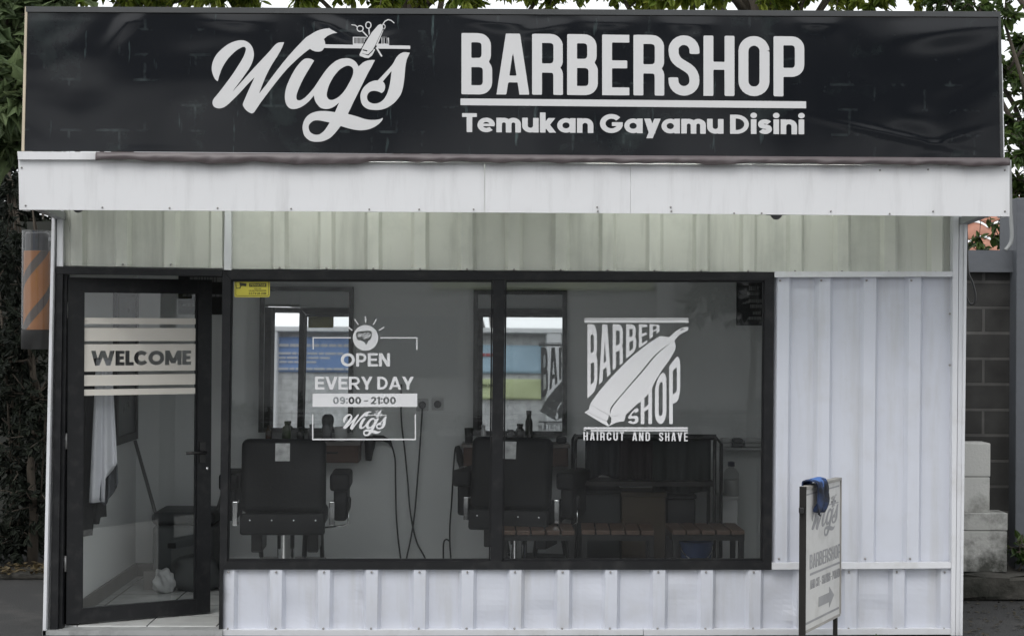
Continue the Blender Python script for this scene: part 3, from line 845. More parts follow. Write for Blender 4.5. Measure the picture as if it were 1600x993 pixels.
for x in (fl.x + 0.03, fr.x - 0.09):
    bm = B(); hexa(bm, [Vector(p) for p in ((x, FA + .03, 2.39), (x + .05, FA + .03, 2.39), (x + .05, FA + .03, 2.43), (x, FA + .03, 2.43), (x, .30, 2.345), (x + .05, .30, 2.345), (x + .05, .30, 2.385), (x, .30, 2.385))]); obj('rafter', bm, STEEL, kiosk)
for x in (-1.4, 0.0, 1.4):
    bm = B(); box(bm, (x, FA + 0.05, 2.55), (x + 0.05, 0.0, 2.60)); obj('rafter', bm, STEEL, kiosk)
bm = B()
qbox(bm, ((28.5, 249.5), (757, 254.5), (757, 331.8), (30, 327.5)), FA, FA + 0.022)
qbox(bm, ((757.6, 254.5), (985, 256.2), (985, 333.3), (757.6, 331.8)), FA + 0.001, FA + 0.022)
qbox(bm, ((985.4, 256.2), (1577.5, 259), (1577.5, 338), (985.4, 333.3)), FA, FA + 0.022)
a = P(28.5, 249.5, FA); b = P(30, 327.5, FA)
box(bm, (b.x, FA + .023, b.z), (b.x + .02, FA + .15, a.z)); a = P(1577, 259, FA); b = P(1577, 338, FA)
box(bm, (b.x - .02, FA + .023, b.z), (b.x, FA + .15, a.z))
screws(bm, [(40, 321), (160, 324), (265, 325), (340, 325), (455, 326), (577, 327), (655, 327), (740, 327), (34, 262), (1570, 330), (1458, 330), (1390, 334), (1298, 330), (1190, 333), (1570, 266), (1450, 265), (1375, 266), (1048, 323.5), (1049, 330), (933, 323.5), (934, 330), (1147, 333)], FA, 0.005)
obj('fascia', bm, [FASCIA, SCREW], kiosk)
# ledge on top of the fascia, brown flashing over it
bm = B(); qbox(bm, ((27, 236.5), (151, 237.5), (151, 249.3), (28, 249)), FA - 0.025, FA + 0.09)
qbox(bm, ((151.2, 240), (1576, 250), (1576, 258.2), (151.2, 249.3)), FA - 0.004, FA + 0.09)
obj('ledge', bm, FASCIA, kiosk)
TARP = pm('brown_tarpaulin', (0.085, 0.070, 0.073), 0.42, var=0.2, scale=5, bump=0.004, bscale=7, stain=(0.15, 0.13, 0.135), stain_scale=4, stain_amt=0.5)
def lower_edge(px):
    e = 250 + (px - 150) * 0.0056
    e += 4.5 * math.exp(-((px - 330) / 70) ** 2) + 5.5 * math.exp(-((px - 500) / 75) ** 2) - 2.0 * math.exp(-((px - 600) / 30) ** 2)
    e += 3.0 * math.exp(-((px - 1130) / 25) ** 2) - 2.2 * math.exp(-((px - 1190) / 30) ** 2) + 0.9 * math.sin(px / 17.0) + 0.7 * math.sin(px / 7.3 + 1)
    return e + (1.5 if px > 1480 else 0)
bm = B()
def fl_fn(u, v):
    px = 150 + (1577 - 150) * u
    top = 237.5 + (247 - 237.5) * u
    if v < 0.25:                                          # lies on the ledge
        w = P(px, top, FA - 0.03); k = v / 0.25
        return Vector((w.x, FA + 0.08 - 0.11 * k, w.z + 0.004 * (1 - k)))
    k = (v - 0.25) / 0.75
    py = top + (lower_edge(px) - top) * k
    w = P(px, py, FA - 0.032)
    bulge = 0.007 * math.sin(px / 23.0 + 2 * math.sin(px / 61.0)) * k + 0.004 * math.sin(px / 9.0 + k * 2.5) * k
    return Vector((w.x, FA - 0.034 - 0.010 * math.sin(k * 3.0) - abs(bulge), w.z))
grid_sheet(bm, fl_fn, 420, 12)
solid(obj('flashing', bm, TARP, kiosk, True), 0.002)

# ---------------------------------------------------------------- door frame and window
bm = B()
qbox(bm, ((88, 416.4), (347, 421.4), (347, 431), (88, 427.5)), -0.035, 0.06)
qbox(bm, ((88, 428), (98, 428), (90, 984), (78, 984)), -0.03, 0.06)
qbox(bm, ((99.5, 428.5), (104.5, 428.5), (97, 984), (91.5, 984)), -0.005, 0.06)
obj('door_frame', bm, BLACKAL, kiosk)
bm = B(); qbox(bm, ((66, 984.2), (347.5, 984), (347.5, 993), (66, 993)), -0.06, 0.064)
obj('door_sill', bm, pm('aluminium_sill', (0.45, 0.46, 0.46), 0.4, 0.3, stain=(0.1, 0.1, 0.1), stain_scale=8), kiosk)
bm = B()
qbox(bm, ((347.6, 421.5), (1210, 425), (1209.8, 437.5), (361, 436.5)), -0.03, 0.06)
qbox(bm, ((347.6, 422), (360.8, 437), (354.5, 876.5), (343, 889)), -0.029, 0.06)
qbox(bm, ((343, 889.2), (347.8, 889.2), (347, 992), (341.5, 992)), -0.028, 0.06)
qbox(bm, ((1195, 437.5), (1209.8, 437.5), (1205.5, 889.3), (1191.5, 876)), -0.029, 0.06)
qbox(bm, ((354.5, 876.6), (1191.5, 876.1), (1205.5, 889.4), (343.2, 889)), -0.03, 0.06)
qbox(bm, ((770.5, 437.2), (789, 437.3), (784.5, 876.2), (766.5, 876.3)), -0.026, 0.058)
# glazing beads
for a, b_, c, d in (((361.2, 436.8), (770, 437.6), (766.2, 876), (354.9, 876)), ((789.3, 437.6), (1194.7, 437.9), (1191.2, 875.7), (784.9, 876))):
    for q in ((a, b_, (b_[0], b_[1] + 3), (a[0], a[1] + 3)), ((d[0], d[1] - 3.5), (c[0], c[1] - 3.5), c, d),
              (a, (a[0] + 2.5, a[1] + 3.1), (d[0] + 2.5, d[1] - 3.6), d), ((b_[0] - 2.5, b_[1] + 3.1), b_, c, (c[0] - 2.5, c[1] - 3.6))):
        qbox(bm, q, -0.012, 0.012)
window = obj('window', bm, BLACKAL, kiosk)
GY = 0.004
bm = B(); qbox(bm, ((361, 437), (770, 437.5), (766.4, 876), (355, 876.2)), GY, GY + 0.005); obj('pane', bm, GLASS, window)
bm = B(); qbox(bm, ((789.2, 437.5), (1194.8, 438), (1191.3, 875.8), (784.7, 876)), GY, GY + 0.005); obj('pane', bm, GLASS, window)

DY = GY - 0.0025                                     # decals sit on the outer face of the glass
fnw = lambda u, v: P(u, v, DY)
def EP(x, y, *k): return (480 + x / 4.728, 485 + y / 4.728) + k
def DP(x, y, *k): return (900 + x / 4.726, 485 + y / 4.726) + k
def decal(name, loops, parent, m, fn=fnw, thick=0.0012): return link_mesh(name, loops_mesh(name, loops, fn, thick), m, parent)
def bx(f, x0, y0, x1, y1): return [f(x0, y0), f(x1, y0), f(x1, y1), f(x0, y1)]

# opening hours
fr_ops = [('p', bx(EP, 40, 196, 322, 205)), ('p', bx(EP, 40, 196, 49, 285)), ('p', bx(EP, 540, 196, 815, 205)), ('p', bx(EP, 806, 196, 815, 290)),
          ('p', bx(EP, 37, 945, 803, 955)), ('p', bx(EP, 37, 765, 45, 955)), ('p', bx(EP, 795, 765, 803, 955))]
for a in ((430, 45, 432, 85), (352, 66, 376, 102), (510, 66, 489, 102), (303, 122, 331, 144), (566, 124, 533, 144)):
    fr_ops.append(('s', [EP(a[0], a[1]), EP(a[2], a[3])], 1.9, 'round'))
OPN = contour(fr_ops, 0.5)
circ = [EP(431 + 94 * math.cos(a / 24 * math.pi), 201 + 94 * math.sin(a / 24 * math.pi)) for a in range(48)]
shield = cr([EP(*p) for p in [(364, 162), (420, 150), (468, 150), (478, 172), (470, 208), (452, 225), (436, 250), (420, 232), (396, 220), (370, 212)]])
emb = [circ, shield] + wigs_at(*EP(372, 160), *EP(470, 208))
OPN += emb
x0, y0 = EP(248, 412); x1, y1 = EP(612, 314)
OPN += fit_text('OPEN', 'arial', x0, x1, y0, y0, y1, y1)
x0, y0 = EP(58, 582); x1, y1 = EP(788, 487)
OPN += fit_text('EVERY DAY', 'arial', x0, x1, y0, y0, y1, y1)
x0, y0 = EP(190, 690); x1, y1 = EP(656, 636)
OPN += [bx(EP, 40, 612, 813, 710)] + fit_text('09:00 - 21:00', 'digits', x0, x1, y0, y0, y1, y1)
OPN += wigs_at(*EP(265, 728), *EP(590, 926))
decal('opening_hours_lettering', OPN, window, DECAL)

# barber shop decal with the big clipper
clip = [('p', cr([DP(*p) for p in [(830, 120, 1), (828, 146, 1), (800, 158), (765, 178), (742, 202), (728, 225), (735, 255), (730, 290), (692, 360), (640, 432), (585, 520), (545, 600), (480, 668), (450, 690), (370, 765, 1), (355, 815, 1), (300, 825), (245, 850, 1), (235, 853, 1),
        (150, 805), (62, 750, 1), (95, 728, 1), (104, 690, 1), (130, 650), (200, 560), (300, 450), (400, 350), (500, 268), (560, 225), (622, 187, 1), (688, 196, 1), (740, 150), (790, 125)]])),
        ('-p', cr([DP(*p) for p in [(708, 232, 1), (600, 322), (480, 465), (350, 612), (268, 715), (252, 772, 1), (258, 712), (340, 612), (470, 460), (592, 318)]])),
        ('-s', [DP(104, 690), DP(170, 730), DP(246, 772)], 0.5), ('-s', [DP(75, 742), DP(160, 785), DP(234, 818)], 0.5),
        ('-p', [DP(244, 770), DP(262, 792), DP(258, 828), (DP(246, 846)), DP(236, 836), DP(226, 815), DP(236, 800)]),
        ('-s', [DP(262, 778), DP(320, 772)], 0.5), ('-p', [DP(765, 150), DP(785, 133), DP(806, 136), DP(790, 142)])]
decal('clipper_decal', contour(clip, 0.45), window, DECAL)
def warp(ch, x0, x1, tl, tr, bl, br):
    gl, W = text_loops(ch, 'bebas')
    out = []
    for lp in gl[0]:
        q = []
        for u, v in lp:
            a = u / W; t = tl + (tr - tl) * a; b = bl + (br - bl) * a
            q.append(DP(x0 + (x1 - x0) * a, b + (t - b) * v))
        out.append(q)
    return out
L = []
for ch, x0, x1, bl, br in (('B', 84, 158, 648, 575), ('A', 170, 252, 545, 470), ('R', 271, 346, 440, 385), ('B', 370, 445, 355, 292), ('E', 464, 526, 278, 235), ('R', 543, 618, 210, 152)):
    L += warp(ch, x0, x1, 100, 103, bl, br)
for ch, x0, x1, tl, tr in (('S', 385, 461, 775, 698), ('H', 478, 561, 660, 548), ('O', 583, 667, 520, 420), ('P', 688, 770, 410, 305)):
    L += warp(ch, x0, x1, tl, tr, 836, 836)
L += [bx(DP, 63, 55, 830, 63), bx(DP, 63, 68, 830, 89), bx(DP, 57, 860, 825, 874), bx(DP, 108, 879, 825, 890), bx(DP, 57, 879, 70, 886)]
for s, a, b_ in (('HAIRCUT', 55, 352), ('AND', 416, 546), ('SHAVE', 613, 825)):
    x0, y0 = DP(a, 955 + a * .01); x1, y1 = DP(b_, 955 + b_ * .01); _, t0 = DP(a, 895 + a * .004)
    L += fit_text(s, 'bebas', x0, x1, y0, y1, t0, t0, track=0.17)
decal('haircut_lettering', L, window, DECAL, thick=0.0016)

# yellow warning sticker
YEL = pm('yellow_sticker', (0.52, 0.46, 0.055), 0.45, var=0.05)
BLKINK = pm('black_print', (0.03, 0.028, 0.012), 0.5)
def SP(x, y): return (355 + x / 19.86, 425 + y / 19.86)
def rr(f, x0, y0, x1, y1, r):
    return [f(*p) for p in arc(x1 - r, y0 + r, r, r, -90, 0, 5) + arc(x1 - r, y1 - r, r, r, 0, 90, 5) + arc(x0 + r, y1 - r, r, r, 90, 180, 5) + arc(x0 + r, y0 + r, r, r, 180, 270, 5)]
stk = decal('warning_sticker', [rr(SP, 225, 235, 1325, 775, 60)], window, YEL, thick=0.001)
fns = lambda u, v: P(u, v, DY - 0.0012)
lo = [rr(SP, 262, 272, 1288, 738, 45), rr(SP, 276, 286, 1274, 724, 40)]
lo += [[SP(*p) for p in ((380, 320), (600, 350), (590, 440), (480, 425), (430, 440), (385, 395))], [SP(*p) for p in ((400, 425), (430, 425), (410, 510), (290, 510), (290, 485), (385, 485))], [SP(*p) for p in ((264, 450), (292, 485), (268, 540))]]
def stx(s, x0, x1, yb, yt, style='arial'):
    a, b_ = SP(x0, yb); c, d = SP(x1, yt); return fit_text(s, style, a, c, b_, b_, d, d)
lo += [[SP(*p) for p in ((685, 340), (1215, 340), (1215, 455), (685, 455))]] + stx('PERHATIAN', 720, 1180, 430, 362)
lo += stx('AREA INI', 835, 1050, 525, 492) + stx('DALAM PENGAWASAN', 672, 1210, 590, 552) + stx('CCTV 24 JAM', 672, 1210, 692, 622)
link_mesh('sticker_print', loops_mesh('sticker_print', lo, fns, 0.0005), BLKINK, window)
# its plain back, seen from indoors
# ---------------------------------------------------------------- the door, ajar into the shop
hx = P(104, 700, 0.03)
fe = P(330, 700, 0.47)
ddir = Vector((fe.x - hx.x, fe.y - hx.y, 0)).normalized()
dn = Vector((ddir.y, -ddir.x, 0))                    # towards the street
dlen = math.hypot(fe.x - hx.x, fe.y - hx.y)
def dq(px, py):
    """photo pixel -> (along, up) on the door's outer face"""
    w = PP(px, py, hx, dn); r = w - hx
    return r.dot(ddir), w.z
def dw(u, z, out=0.0): return Vector((hx.x, hx.y, 0)) + ddir * u + Vector((0, 0, z)) + dn * out
def dbox(bm, u0, z0, u1, z1, o0, o1):
    hexa(bm, [dw(u0, z0, o0), dw(u1, z0, o0), dw(u1, z1, o0), dw(u0, z1, o0), dw(u0, z0, o1), dw(u1, z0, o1), dw(u1, z1, o1), dw(u0, z1, o1)])
DT, DB = dq(330, 437)[1], 0.045
TH = 0.044
bm = B()
dbox(bm, 0.004, DB, 0.095, DT, 0, -TH); dbox(bm, dlen - 0.088, DB, dlen, DT, 0, -TH)
dbox(bm, 0.0955, DB, dlen - 0.0885, DB + 0.085, -0.001, -TH + .001); dbox(bm, 0.0955, DT - 0.085, dlen - 0.0885, DT, -0.001, -TH + .001)
for u0, u1 in ((0.0955, 0.104), (dlen - 0.097, dlen - 0.0885)): dbox(bm, u0, DB + 0.0855, u1, DT - 0.0855, -0.012, -0.03)
door = obj('door', bm, BLACKAL, kiosk)
bm = B(); dbox(bm, 0.096, DB + 0.0855, dlen - 0.089, DT - 0.0855, -0.018, -0.023); obj('pane', bm, DOORGLASS, door)
bm = B()
hu, hz = dq(316, 706)
box_ = lambda *a: dbox(bm, *a)
dbox(bm, hu - 0.018, hz - 0.06, hu + 0.018, hz + 0.06, 0.001, 0.009)
tube(bm, [dw(hu, hz, 0.008), dw(hu, hz, 0.045)], 0.010); tube(bm, [dw(hu + .008, hz, 0.045), dw(hu - 0.06, hz + .002, 0.045), dw(hu - 0.115, hz, 0.040)], [0.010, 0.009, 0.008])
obj('handle', bm, BLACKPL, door)
bm = B(); ku, kz = dq(324, 731); lathe(bm, [(0.009, 0), (0.009, 0.003), (0, 0.004)], n=12, M=Matrix.Translation(dw(ku, kz, 0.001)) @ dn.to_track_quat('Z', 'Y').to_matrix().to_4x4())
obj('keyhole', bm, CHROME, door)
for z in (0.35, 1.05, 1.8):
    bm = B(); tube(bm, [dw(-0.006, z, 0.006), dw(-0.006, z + 0.09, 0.006)], 0.008)
    obj('hinge', bm, pm('grey_hinge', (0.2, 0.2, 0.2), 0.4, 0.5), door)
# welcome stripes, cut round the word
def Z6(x, y): return (80 + x / 3.424, 410 + y / 3.424)
uL = dq(*Z6(178, 500))[0]; uR = dq(*Z6(784, 500))[0]
fnd = lambda u, v: dw(u, v, -0.0165)
def zz(y): return dq(*Z6(178, y))[1]
L = [rect_loop(uL, zz(b_), uR, zz(a)) for a, b_ in ((295, 328), (349, 420), (602, 660), (679, 712))]
L.append(rect_loop(uL, zz(583), uR, zz(437)))
gl, W = text_loops('WELCOME', 'heavy')
ua, ub = dq(*Z6(217, 510))[0], dq(*Z6(753, 516))[0]
za, zb = zz(552), zz(472)
for g in gl:
    for lp in g: L.append([(ua + (ub - ua) * p[0] / W, za + (zb - za) * p[1]) for p in lp])
link_mesh('welcome_decal', loops_mesh('welcome_decal', L, fnd, 0.001), CREAMDEC, door)

# ---------------------------------------------------------------- the big sign on the roof
SY = -0.63
sg = thing('shop_sign', 'long black roof sign with white barbershop lettering above the fascia', 'sign', (0, SY, 2.67))
m, n, l, b = nt('black_banner_skin')
tc = n.new('ShaderNodeTexCoord')
n1 = n.new('ShaderNodeTexNoise'); n1.inputs['Scale'].default_value = 1.1; n1.inputs['Detail'].default_value = 2; n1.inputs['Distortion'].default_value = 0.6
l.new(tc.outputs['Object'], n1.inputs['Vector'])
bp = n.new('ShaderNodeBump'); bp.inputs['Distance'].default_value = 0.012
l.new(n1.outputs['Fac'], bp.inputs['Height']); l.new(bp.outputs[0], b.inputs['Normal'])
sp = n.new('ShaderNodeSeparateXYZ'); cb = n.new('ShaderNodeCombineXYZ'); l.new(tc.outputs['Object'], sp.inputs[0]); l.new(sp.outputs['X'], cb.inputs['X']); l.new(sp.outputs['Z'], cb.inputs['Y'])
br = n.new('ShaderNodeTexBrick'); br.inputs['Scale'].default_value = 1; br.inputs['Brick Width'].default_value = 0.27; br.inputs['Row Height'].default_value = 0.135; br.inputs['Mortar Size'].default_value = 0.011; br.inputs['Mortar Smooth'].default_value = 0.9
l.new(cb.outputs[0], br.inputs['Vector'])
n2 = n.new('ShaderNodeTexNoise'); n2.inputs['Scale'].default_value = 4.5; n2.inputs['Detail'].default_value = 8; n2.inputs['Roughness'].default_value = 0.7; l.new(tc.outputs['Object'], n2.inputs['Vector'])
r2 = n.new('ShaderNodeMapRange'); r2.inputs['From Min'].default_value = 0.54; r2.inputs['From Max'].default_value = 0.70; r2.inputs['To Max'].default_value = 0.30; l.new(n2.outputs['Fac'], r2.inputs['Value'])
mu = n.new('ShaderNodeMath'); mu.operation = 'MULTIPLY'; l.new(br.outputs['Fac'], mu.inputs[0]); l.new(r2.outputs[0], mu.inputs[1])
n3 = n.new('ShaderNodeTexNoise'); n3.inputs['Scale'].default_value = 2.3; n3.inputs['Detail'].default_value = 9; n3.inputs['Roughness'].default_value = 0.7; l.new(tc.outputs['Object'], n3.inputs['Vector'])
r3 = n.new('ShaderNodeMapRange'); r3.inputs['From Min'].default_value = 0.55; r3.inputs['From Max'].default_value = 0.75; r3.inputs['To Max'].default_value = 0.5; l.new(n3.outputs['Fac'], r3.inputs['Value'])
m1 = n.new('ShaderNodeMix'); m1.data_type = 'RGBA'; m1.inputs['A'].default_value = (0.0045, 0.0058, 0.0085, 1); m1.inputs['B'].default_value = (0.035, 0.05, 0.048, 1); l.new(r3.outputs[0], m1.inputs['Factor'])
m2 = n.new('ShaderNodeMix'); m2.data_type = 'RGBA'; m2.inputs['B'].default_value = (0.14, 0.18, 0.18, 1); l.new(mu.outputs[0], m2.inputs['Factor']); l.new(m1.outputs['Result'], m2.inputs['A'])
ms_ = n.new('ShaderNodeMapping'); ms_.inputs['Scale'].default_value = (16, 16, 2.4); l.new(tc.outputs['Object'], ms_.inputs['Vector'])
n4 = n.new('ShaderNodeTexNoise'); n4.inputs['Scale'].default_value = 1; n4.inputs['Detail'].default_value = 7; n4.inputs['Roughness'].default_value = .6; l.new(ms_.outputs[0], n4.inputs['Vector'])
r4 = n.new('ShaderNodeMapRange'); r4.inputs['From Min'].default_value = .64; r4.inputs['From Max'].default_value = .74; r4.inputs['To Max'].default_value = .55; l.new(n4.outputs['Fac'], r4.inputs['Value'])
m4 = n.new('ShaderNodeMix'); m4.data_type = 'RGBA'; m4.inputs['B'].default_value = (.11, .16, .16, 1); l.new(r4.outputs[0], m4.inputs['Factor']); l.new(m2.outputs['Result'], m4.inputs['A'])
l.new(m4.outputs['Result'], b.inputs['Base Color'])
b.inputs['Roughness'].default_value = 0.14
b.inputs['Specular IOR Level'].default_value = 0.36
SKIN = m
BUL = [(200, 34, 30, 9, -.9, .010), (365, 24, 34, 13, .1, .012), (525, 42, 34, 8, .5, .011), (600, 62, 24, 7, -.3, .004), (770, 28, 42, 11, .25, .013), (850, 44, 26, 7, -.2, .009), (948, 27, 26, 10, 0, .012), (1072, 32, 24, 13, .1, .013),
       (1276, 27, 20, 11, 0, .012), (1490, 48, 60, 16, -.15, .016), (1400, 212, 70, 4.0, .22, .005), (1490, 216, 36, 4.0, -.3, .003), (1440, 190, 30, 16, .3, .006), (120, 80, 60, 30, .4, .006), (270, 150, 80, 40, -.4, .006)]
bm = B()
def skin(u, v):
    xa, xb = 43.5 + (38.5 - 43.5) * v, 1559 + (1563 - 1559) * v
    px = xa + (xb - xa) * u; ya = 20 + 8 * u; yb_ = 236 + 11 * u; py = ya + (yb_ - ya) * v
    w = P(px, py, SY); d = 0
    for bx_, by_, sx_, sy_, an, am in BUL:
        q, r = px - bx_, py - by_; c_, s_ = math.cos(an), math.sin(an)
        a_ = (q * c_ + r * s_) / sx_; t_ = (-q * s_ + r * c_) / sy_
        d += .52 * am * math.exp(-(a_ / 1.25) ** 2 - (t_ / 1.35) ** 2)
    return Vector((w.x, SY - d * min(1, v * 18, (1 - v) * 18), w.z))
grid_sheet(bm, skin, 460, 72)
qbox(bm, ((44, 21), (1558.5, 29), (1562, 246), (39, 235)), SY + .004, SY + 0.014, SY)
obj('banner_skin', bm, SKIN, sg)
DKFR = pm('dark_grey_frame', (0.05, 0.053, 0.055), 0.5, var=0.3)
bm = B()
qbox(bm, ((41, 10.5), (1563, 18.5), (1563, 27), (41, 19)), SY - 0.008, SY + 0.15, SY)
qbox(bm, ((1559.5, 27.5), (1563.5, 27.5), (1567.5, 246), (1563.5, 246)), SY - 0.006, SY + 0.15, SY)
qbox(bm, ((60, 24), (1540, 32), (1540, 232), (60, 228)), SY + 0.10, SY + 0.15, SY)
obj('sign_frame', bm, DKFR, sg)
bm = B(); qbox(bm, ((39.5, 11), (43.2, 11), (38.2, 236), (34, 236)), SY - 0.007, SY + 0.15, SY)
obj('edge_strip', bm, pm('aged_cream_strip', (0.52, 0.45, 0.34), 0.6, var=0.3, scale=3), sg)
bm = B(); qbox(bm, ((1564, 100), (1566, 100), (1569.5, 246), (1567.7, 246)), SY - 0.004, SY + 0.10, SY)
obj('edge_strip', bm, TRIM, sg)
fnS = lambda u, v: P(u, v, SY - 0.0015)
decal('wordmark', WIGS, sg, VINYL, fnS, 0.002)
decal('shop_lettering', fit_text('BARBERSHOP', 'bebas', 721, 1257, 147.5, 151, 52, 57.5), sg, VINYL, fnS, 0.002)
decal('underline', [[(719.5, 154), (1259.5, 158.5), (1259.5, 169.5), (719.5, 164.5)]], sg, VINYL, fnS, 0.002)
decal('slogan_lettering', fit_text('Temukan Gayamu Disini', 'poppins', 722, 1257, 206.5, 210, 177, 180), sg, VINYL, fnS, 0.002)

# dome cameras under the eave
for px_, py_, lb_ in ((1213, 336, 'dark dome camera hanging just below the fascia above the right window'), (122, 325, 'dark dome camera just below the fascia above the door')):
  bm = B(); c = P(px_, py_, -0.35)
  lathe(bm, [(0.0, -0.026), (0.015, -0.023), (0.027, -0.012), (0.034, -0.001), (0.058, 0.001), (0.058, 0.014), (0.02, 0.02), (0.015, 0.025), (0.015, 2.61 - c.z)], (c.x, c.y, c.z), 20)
  tag(obj('dome_camera', bm, pm('smoked_plastic', (.06, .06, .065), .35), loc=(c.x, c.y, 2.60)), lb_, 'camera', 'dome cameras under the fascia')
# the two lit tubes behind the fascia that wash the upper panels with greenish light
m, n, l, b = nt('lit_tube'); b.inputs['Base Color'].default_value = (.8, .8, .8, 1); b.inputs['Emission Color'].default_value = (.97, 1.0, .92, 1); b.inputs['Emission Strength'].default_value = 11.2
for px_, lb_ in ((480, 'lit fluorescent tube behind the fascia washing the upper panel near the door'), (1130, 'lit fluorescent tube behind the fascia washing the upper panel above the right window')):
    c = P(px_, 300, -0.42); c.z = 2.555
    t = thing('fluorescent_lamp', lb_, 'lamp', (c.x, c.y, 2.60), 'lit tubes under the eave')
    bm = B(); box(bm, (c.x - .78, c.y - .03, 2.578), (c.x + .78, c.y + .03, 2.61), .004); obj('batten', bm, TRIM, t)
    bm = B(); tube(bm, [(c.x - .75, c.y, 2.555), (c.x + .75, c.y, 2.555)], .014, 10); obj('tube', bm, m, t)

# ---------------------------------------------------------------- barber pole on the left wall
c = P(57, 545, 0.16)
R_ = 23.5 * (10.16 / FPX)
zt = P(57, 360, 0.16).z; zb_ = c.z
pole = thing('barber_pole', 'orange and grey striped barber pole lamp on the left wall', 'barber pole', (c.x, c.y, zb_))
H_ = zt - zb_
za_, zc_ = P(57, 515, 0.16).z, P(57, 392, 0.16).z
bm = B(); lathe(bm, [(R_ * .97, 0), (R_, 0.004), (R_, za_ - zb_), (R_ * .9, za_ - zb_ + .002)], (c.x, c.y, zb_), 28)
obj('lower_cap', bm, pm('dark_grey_plastic', (0.022, 0.022, 0.022), 0.35), pole, auto=40)
bm = B(); lathe(bm, [(R_ * .78, zc_ - zb_ + .001), (R_ * .78, H_ - .02), (R_ * .7, H_ - .012)], (c.x, c.y, zb_), 28)
obj('upper_cap', bm, pm('dark_grey_plastic', (0.022, 0.022, 0.022), 0.35), pole, auto=40)
m, n, l, b = nt('orange_spiral')
tc = n.new('ShaderNodeTexCoord'); sp = n.new('ShaderNodeSeparateXYZ'); l.new(tc.outputs['Object'], sp.inputs[0])
at = n.new('ShaderNodeMath'); at.operation = 'ARCTAN2'; l.new(sp.outputs['Y'], at.inputs[0]); l.new(sp.outputs['X'], at.inputs[1])
k1 = n.new('ShaderNodeMath'); k1.operation = 'MULTIPLY'; k1.inputs[1].default_value = 1 / (2 * math.pi); l.new(at.outputs[0], k1.inputs[0])
k2 = n.new('ShaderNodeMath'); k2.operation = 'MULTIPLY_ADD'; k2.inputs[1].default_value = -1.79; l.new(sp.outputs['Z'], k2.inputs[0]); l.new(k1.outputs[0], k2.inputs[2])
k3 = n.new('ShaderNodeMath'); k3.operation = 'MULTIPLY_ADD'; k3.inputs[1].default_value = 2.0 / 1.0; k3.inputs[2].default_value = 4.10; l.new(k2.outputs[0], k3.inputs[0])
k4 = n.new('ShaderNodeMath'); k4.operation = 'FRACT'; l.new(k3.outputs[0], k4.inputs[0])
k5 = n.new('ShaderNodeMath'); k5.operation = 'GREATER_THAN'; k5.inputs[1].default_value = 0.74; l.new(k4.outputs[0], k5.inputs[0])
mx = n.new('ShaderNodeMix'); mx.data_type = 'RGBA'; mx.inputs['A'].default_value = (0.29, 0.11, 0.022, 1); mx.inputs['B'].default_value = (0.07, 0.055, 0.045, 1)
l.new(k5.outputs[0], mx.inputs['Factor']); l.new(mx.outputs['Result'], b.inputs['Base Color']); b.inputs['Roughness'].default_value = 0.4
bm = B(); lathe(bm, [(R_ * .86, za_ - zb_ + .001), (R_ * .86, zc_ - zb_)], (c.x, c.y, zb_), 32)
obj('striped_drum', bm, m, pole, auto=40)
bm = B(); lathe(bm, [(R_, za_ - zb_ + .003), (R_, H_)], (c.x, c.y, zb_), 32); bmesh.ops.delete(bm, geom=[f for f in bm.faces if len(f.verts) > 4], context='FACES')
obj('clear_tube', bm, CLEAR, pole, auto=40)
for z in (zb_ + 0.04, zt - 0.06):
    bm = B(); box(bm, (c.x + R_ * .7, c.y - 0.012, z), (xl - 0.056, c.y + 0.012, z + 0.02))
    obj('bracket', bm, pm('grey_steel', (0.28, 0.29, 0.30), 0.5, 0.2), pole)
# ---------------------------------------------------------------- inside the shop
FZ = 0.035
# leaning mirrors
def mirror(x0, y0, x1, y1, label, tilt, rz=0.0):
    yb = YB - 0.075
    a, b = P(x0, y1, yb), P(x1, y1, yb); zt = P(x0, y0, yb).z
    w, h = b.x - a.x, zt - a.z
    t = thing('wall_mirror', label, 'mirror', (a.x, yb, a.z), 'black framed barber mirrors')
    t.rotation_euler = (-tilt, 0, rz)
    fw = 0.032
    bm = B()
    box(bm, (0, -0.02, 0), (fw, 0.01, h)); box(bm, (w - fw, -0.02, 0), (w, 0.01, h)); box(bm, (fw + .0005, -0.019, 0), (w - fw - .0005, 0.01, fw)); box(bm, (fw + .0005, -0.019, h - fw), (w - fw - .0005, 0.01, h))
    ORG[t] = Vector((0, 0, 0))
    obj('frame', bm, BLACKPL, t)
    bm = B(); box(bm, (fw - .004, -0.006, fw - .004), (w - fw + .004, 0.004, h - fw + .004)); obj('mirror_glass', bm, MIRROR, t)
    return t
TILT = 0.049
mirror(404, 447, 551, 675, 'black framed mirror on the back wall above the barber chair in the first window', TILT)
mirror(739, 452, 886, 680, 'black framed mirror on the back wall behind the window mullion', TILT, 0.042)

